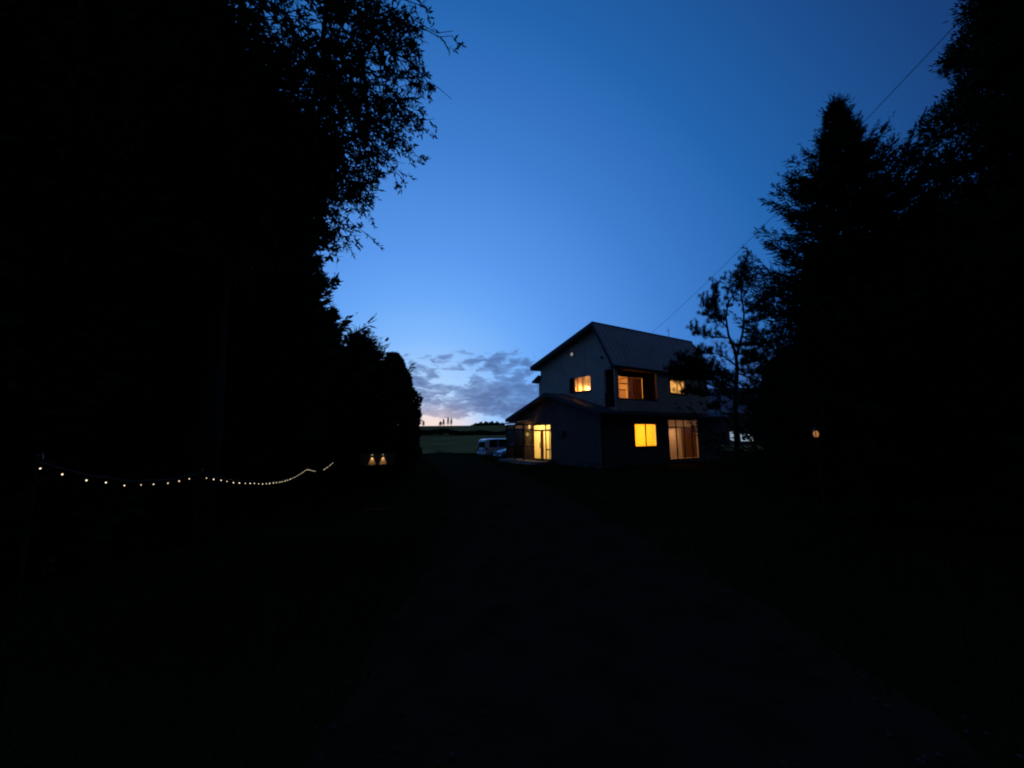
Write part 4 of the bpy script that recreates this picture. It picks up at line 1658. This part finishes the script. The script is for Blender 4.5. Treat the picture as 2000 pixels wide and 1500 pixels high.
        blades_obj('needles', Vs, M['leaf_p'], br)
    return root


red_pine()

# ------------------------------------------------------------------ far field
rng = np.random.default_rng(2)


def hedge():
    n = 16000
    x = rng.uniform(-75, 22, n)
    y = 97 + .06 * x + rng.normal(0, .6, n)
    hh = (1.15 + .35 * np.sin(x * .23) + .25 * np.sin(x * .71 + 1)) * np.sqrt(rng.random(n))
    P = np.stack([x, y, height(x, y) + hh * .92], -1)
    D = rng.normal(0, 1, (n, 3)) + np.array([0, 0, .5])
    o = blades_obj('field_hedge', [blades(P, D, rng.uniform(.3, .6, n), rng.uniform(.2, .4, n), rng)], M['leaf_h'])
    tag(o, 'dark hedge row crossing the far field', 'hedge', kind='stuff')
    n = 9000
    x = rng.uniform(-27.5, -5.5, n)
    f = (x + 27.5) / 22
    prof = 2.6 * np.sqrt(np.clip(1 - ((f - .55) / .5) ** 2, 0, 1)) * (.8 + .25 * np.sin(x * 1.7) + .15 * np.sin(x * 4.1))
    y = 262 + rng.normal(0, 3, n)
    P = np.stack([x, y, height(x, y) - .2 + np.clip(prof, .15, 9) * rng.random(n) ** .7], -1)
    D = rng.normal(0, 1, (n, 3))
    o = blades_obj('distant_wood', [blades(P, D, rng.uniform(.5, 1.0, n), rng.uniform(.35, .7, n), rng)], M['leaf_h'])
    tag(o, 'low dark wood on the far hill crest', 'wood', kind='stuff')


hedge()


def far_tree(px_, hgt, wid, label, seed, group):
    rg = np.random.default_rng(seed)
    x, y = px_, 250.0 + rg.uniform(-4, 4)
    root = empty('far_tree', (x, y, gz(x, y)), rg.uniform(0, 6), label, 'tree', group)
    mb = MB()
    mb.tube([(0, 0, -.3), (0, 0, hgt * .9)], [.16, .04], 6)
    mb.build('trunk', M['bark'], root)
    n = 520
    u = rg.random(n) ** .8
    r_ = wid * (1 - u) ** .5 * (0.55 + .45 * np.abs(np.sin(u * 15))) * rg.random(n) ** .5
    ph = rg.uniform(0, 6.28, n)
    P = np.stack([np.cos(ph) * r_, np.sin(ph) * r_, hgt * (.18 + .8 * u)], -1)
    blades_obj('crown', [blades(P, rg.normal(0, 1, (n, 3)), rg.uniform(.25, .5, n), rg.uniform(.15, .3, n), rg)], M['leaf_s'], root)


FG = 'far trees on the hill crest'
far_tree(-57.5, 3.4, 1.1, 'tiny far tree at the edge of the rounded evergreen', 1, FG)
far_tree(-46.2, 3.0, 1.7, 'leftmost and widest of the far hilltop trees', 2, FG)
far_tree(-43.9, 4.6, 1.1, 'second from left of the far hilltop trees', 3, FG)
far_tree(-42.2, 5.6, 1.25, 'tallest of the far hilltop trees, third from left', 4, FG)
far_tree(-39.9, 5.0, 1.05, 'rightmost of the far hilltop trees', 5, FG)


# ------------------------------------------------------------------ grass, stones
def grass():
    n = 120000
    y = np.where(rng.random(n) < .25, rng.uniform(.6, 7, n), 3 + 40 * rng.random(n) ** 1.25)
    x = rng.uniform(-1, 1, n) * (y * 1.15 + 3)
    keep = lane_dist_big(x, y) > rng.normal(.05, .18, n)
    # not inside the house
    u = (x - vx) * ca + (y - vy) * sa
    v = -(x - vx) * sa + (y - vy) * ca
    keep &= ~((u > -3.3) & (u < 11.4) & (v > 4.4) & (v < 9.8)) & ~((u > -1.45) & (u < 11.4) & (v > -.02) & (v < 9.8))
    keep &= ~((u > -3.0) & (u < 3.5) & (v > 9.8) & (v < 16))
    x, y, u, v = x[keep], y[keep], u[keep], v[keep]
    m_ = len(x)
    near_wall = ((v > -1.2) & (v < 0) & (u > -1.4)) | ((u > -2.6) & (u < -1.42) & (v > -.5) & (v < 4.4))
    L = rng.uniform(.06, .2, m_) * (1 + 1.6 * near_wall) * (.7 + .6 * (np.sin(x * .8) * np.sin(y * .7 + 1) > .1))
    P = np.stack([x, y, height(x, y) - .01], -1)
    D = np.stack([rng.normal(0, .35, m_), rng.normal(0, .35, m_), np.ones(m_)], -1)
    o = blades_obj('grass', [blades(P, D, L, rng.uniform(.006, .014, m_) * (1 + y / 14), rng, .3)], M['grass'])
    tag(o, 'rough dark grass beside the lane and round the house', 'grass', kind='stuff')


def lane_dist_big(x, y):
    out = np.empty(len(x))
    for i in range(0, len(x), 20000):
        out[i:i + 20000] = lane_dist(x[i:i + 20000], y[i:i + 20000])
    return out


grass()


def stones():
    n = 2600
    y = 2 + 26 * rng.random(n) ** 1.5
    x = rng.uniform(-5, 6, n)
    k = lane_dist_big(x, y) < rng.normal(.0, .12, n)
    x, y = x[k], y[k]
    base = np.array([(1, 0, 0), (-1, 0, 0), (0, 1, 0), (0, -1, 0), (0, 0, 1), (0, 0, -1)], float)
    F0 = np.array([(0, 2, 4), (2, 1, 4), (1, 3, 4), (3, 0, 4), (2, 0, 5), (1, 2, 5), (3, 1, 5), (0, 3, 5)])
    m_ = len(x)
    S = rng.uniform(.008, .026, (m_, 1, 1)) * rng.uniform(.6, 1.2, (m_, 6, 1))
    V = base[None] * S * np.array([1, 1, .6])
    V += np.stack([x, y, height(x, y) + .045], -1)[:, None, :]
    F = (F0[None] + 6 * np.arange(m_)[:, None, None]).reshape(-1, 3)
    o = np_mesh('lane_gravel', V.reshape(-1, 3), F, M['stone'])
    tag(o, 'loose gravel scattered over the lane', 'gravel', kind='stuff')


stones()
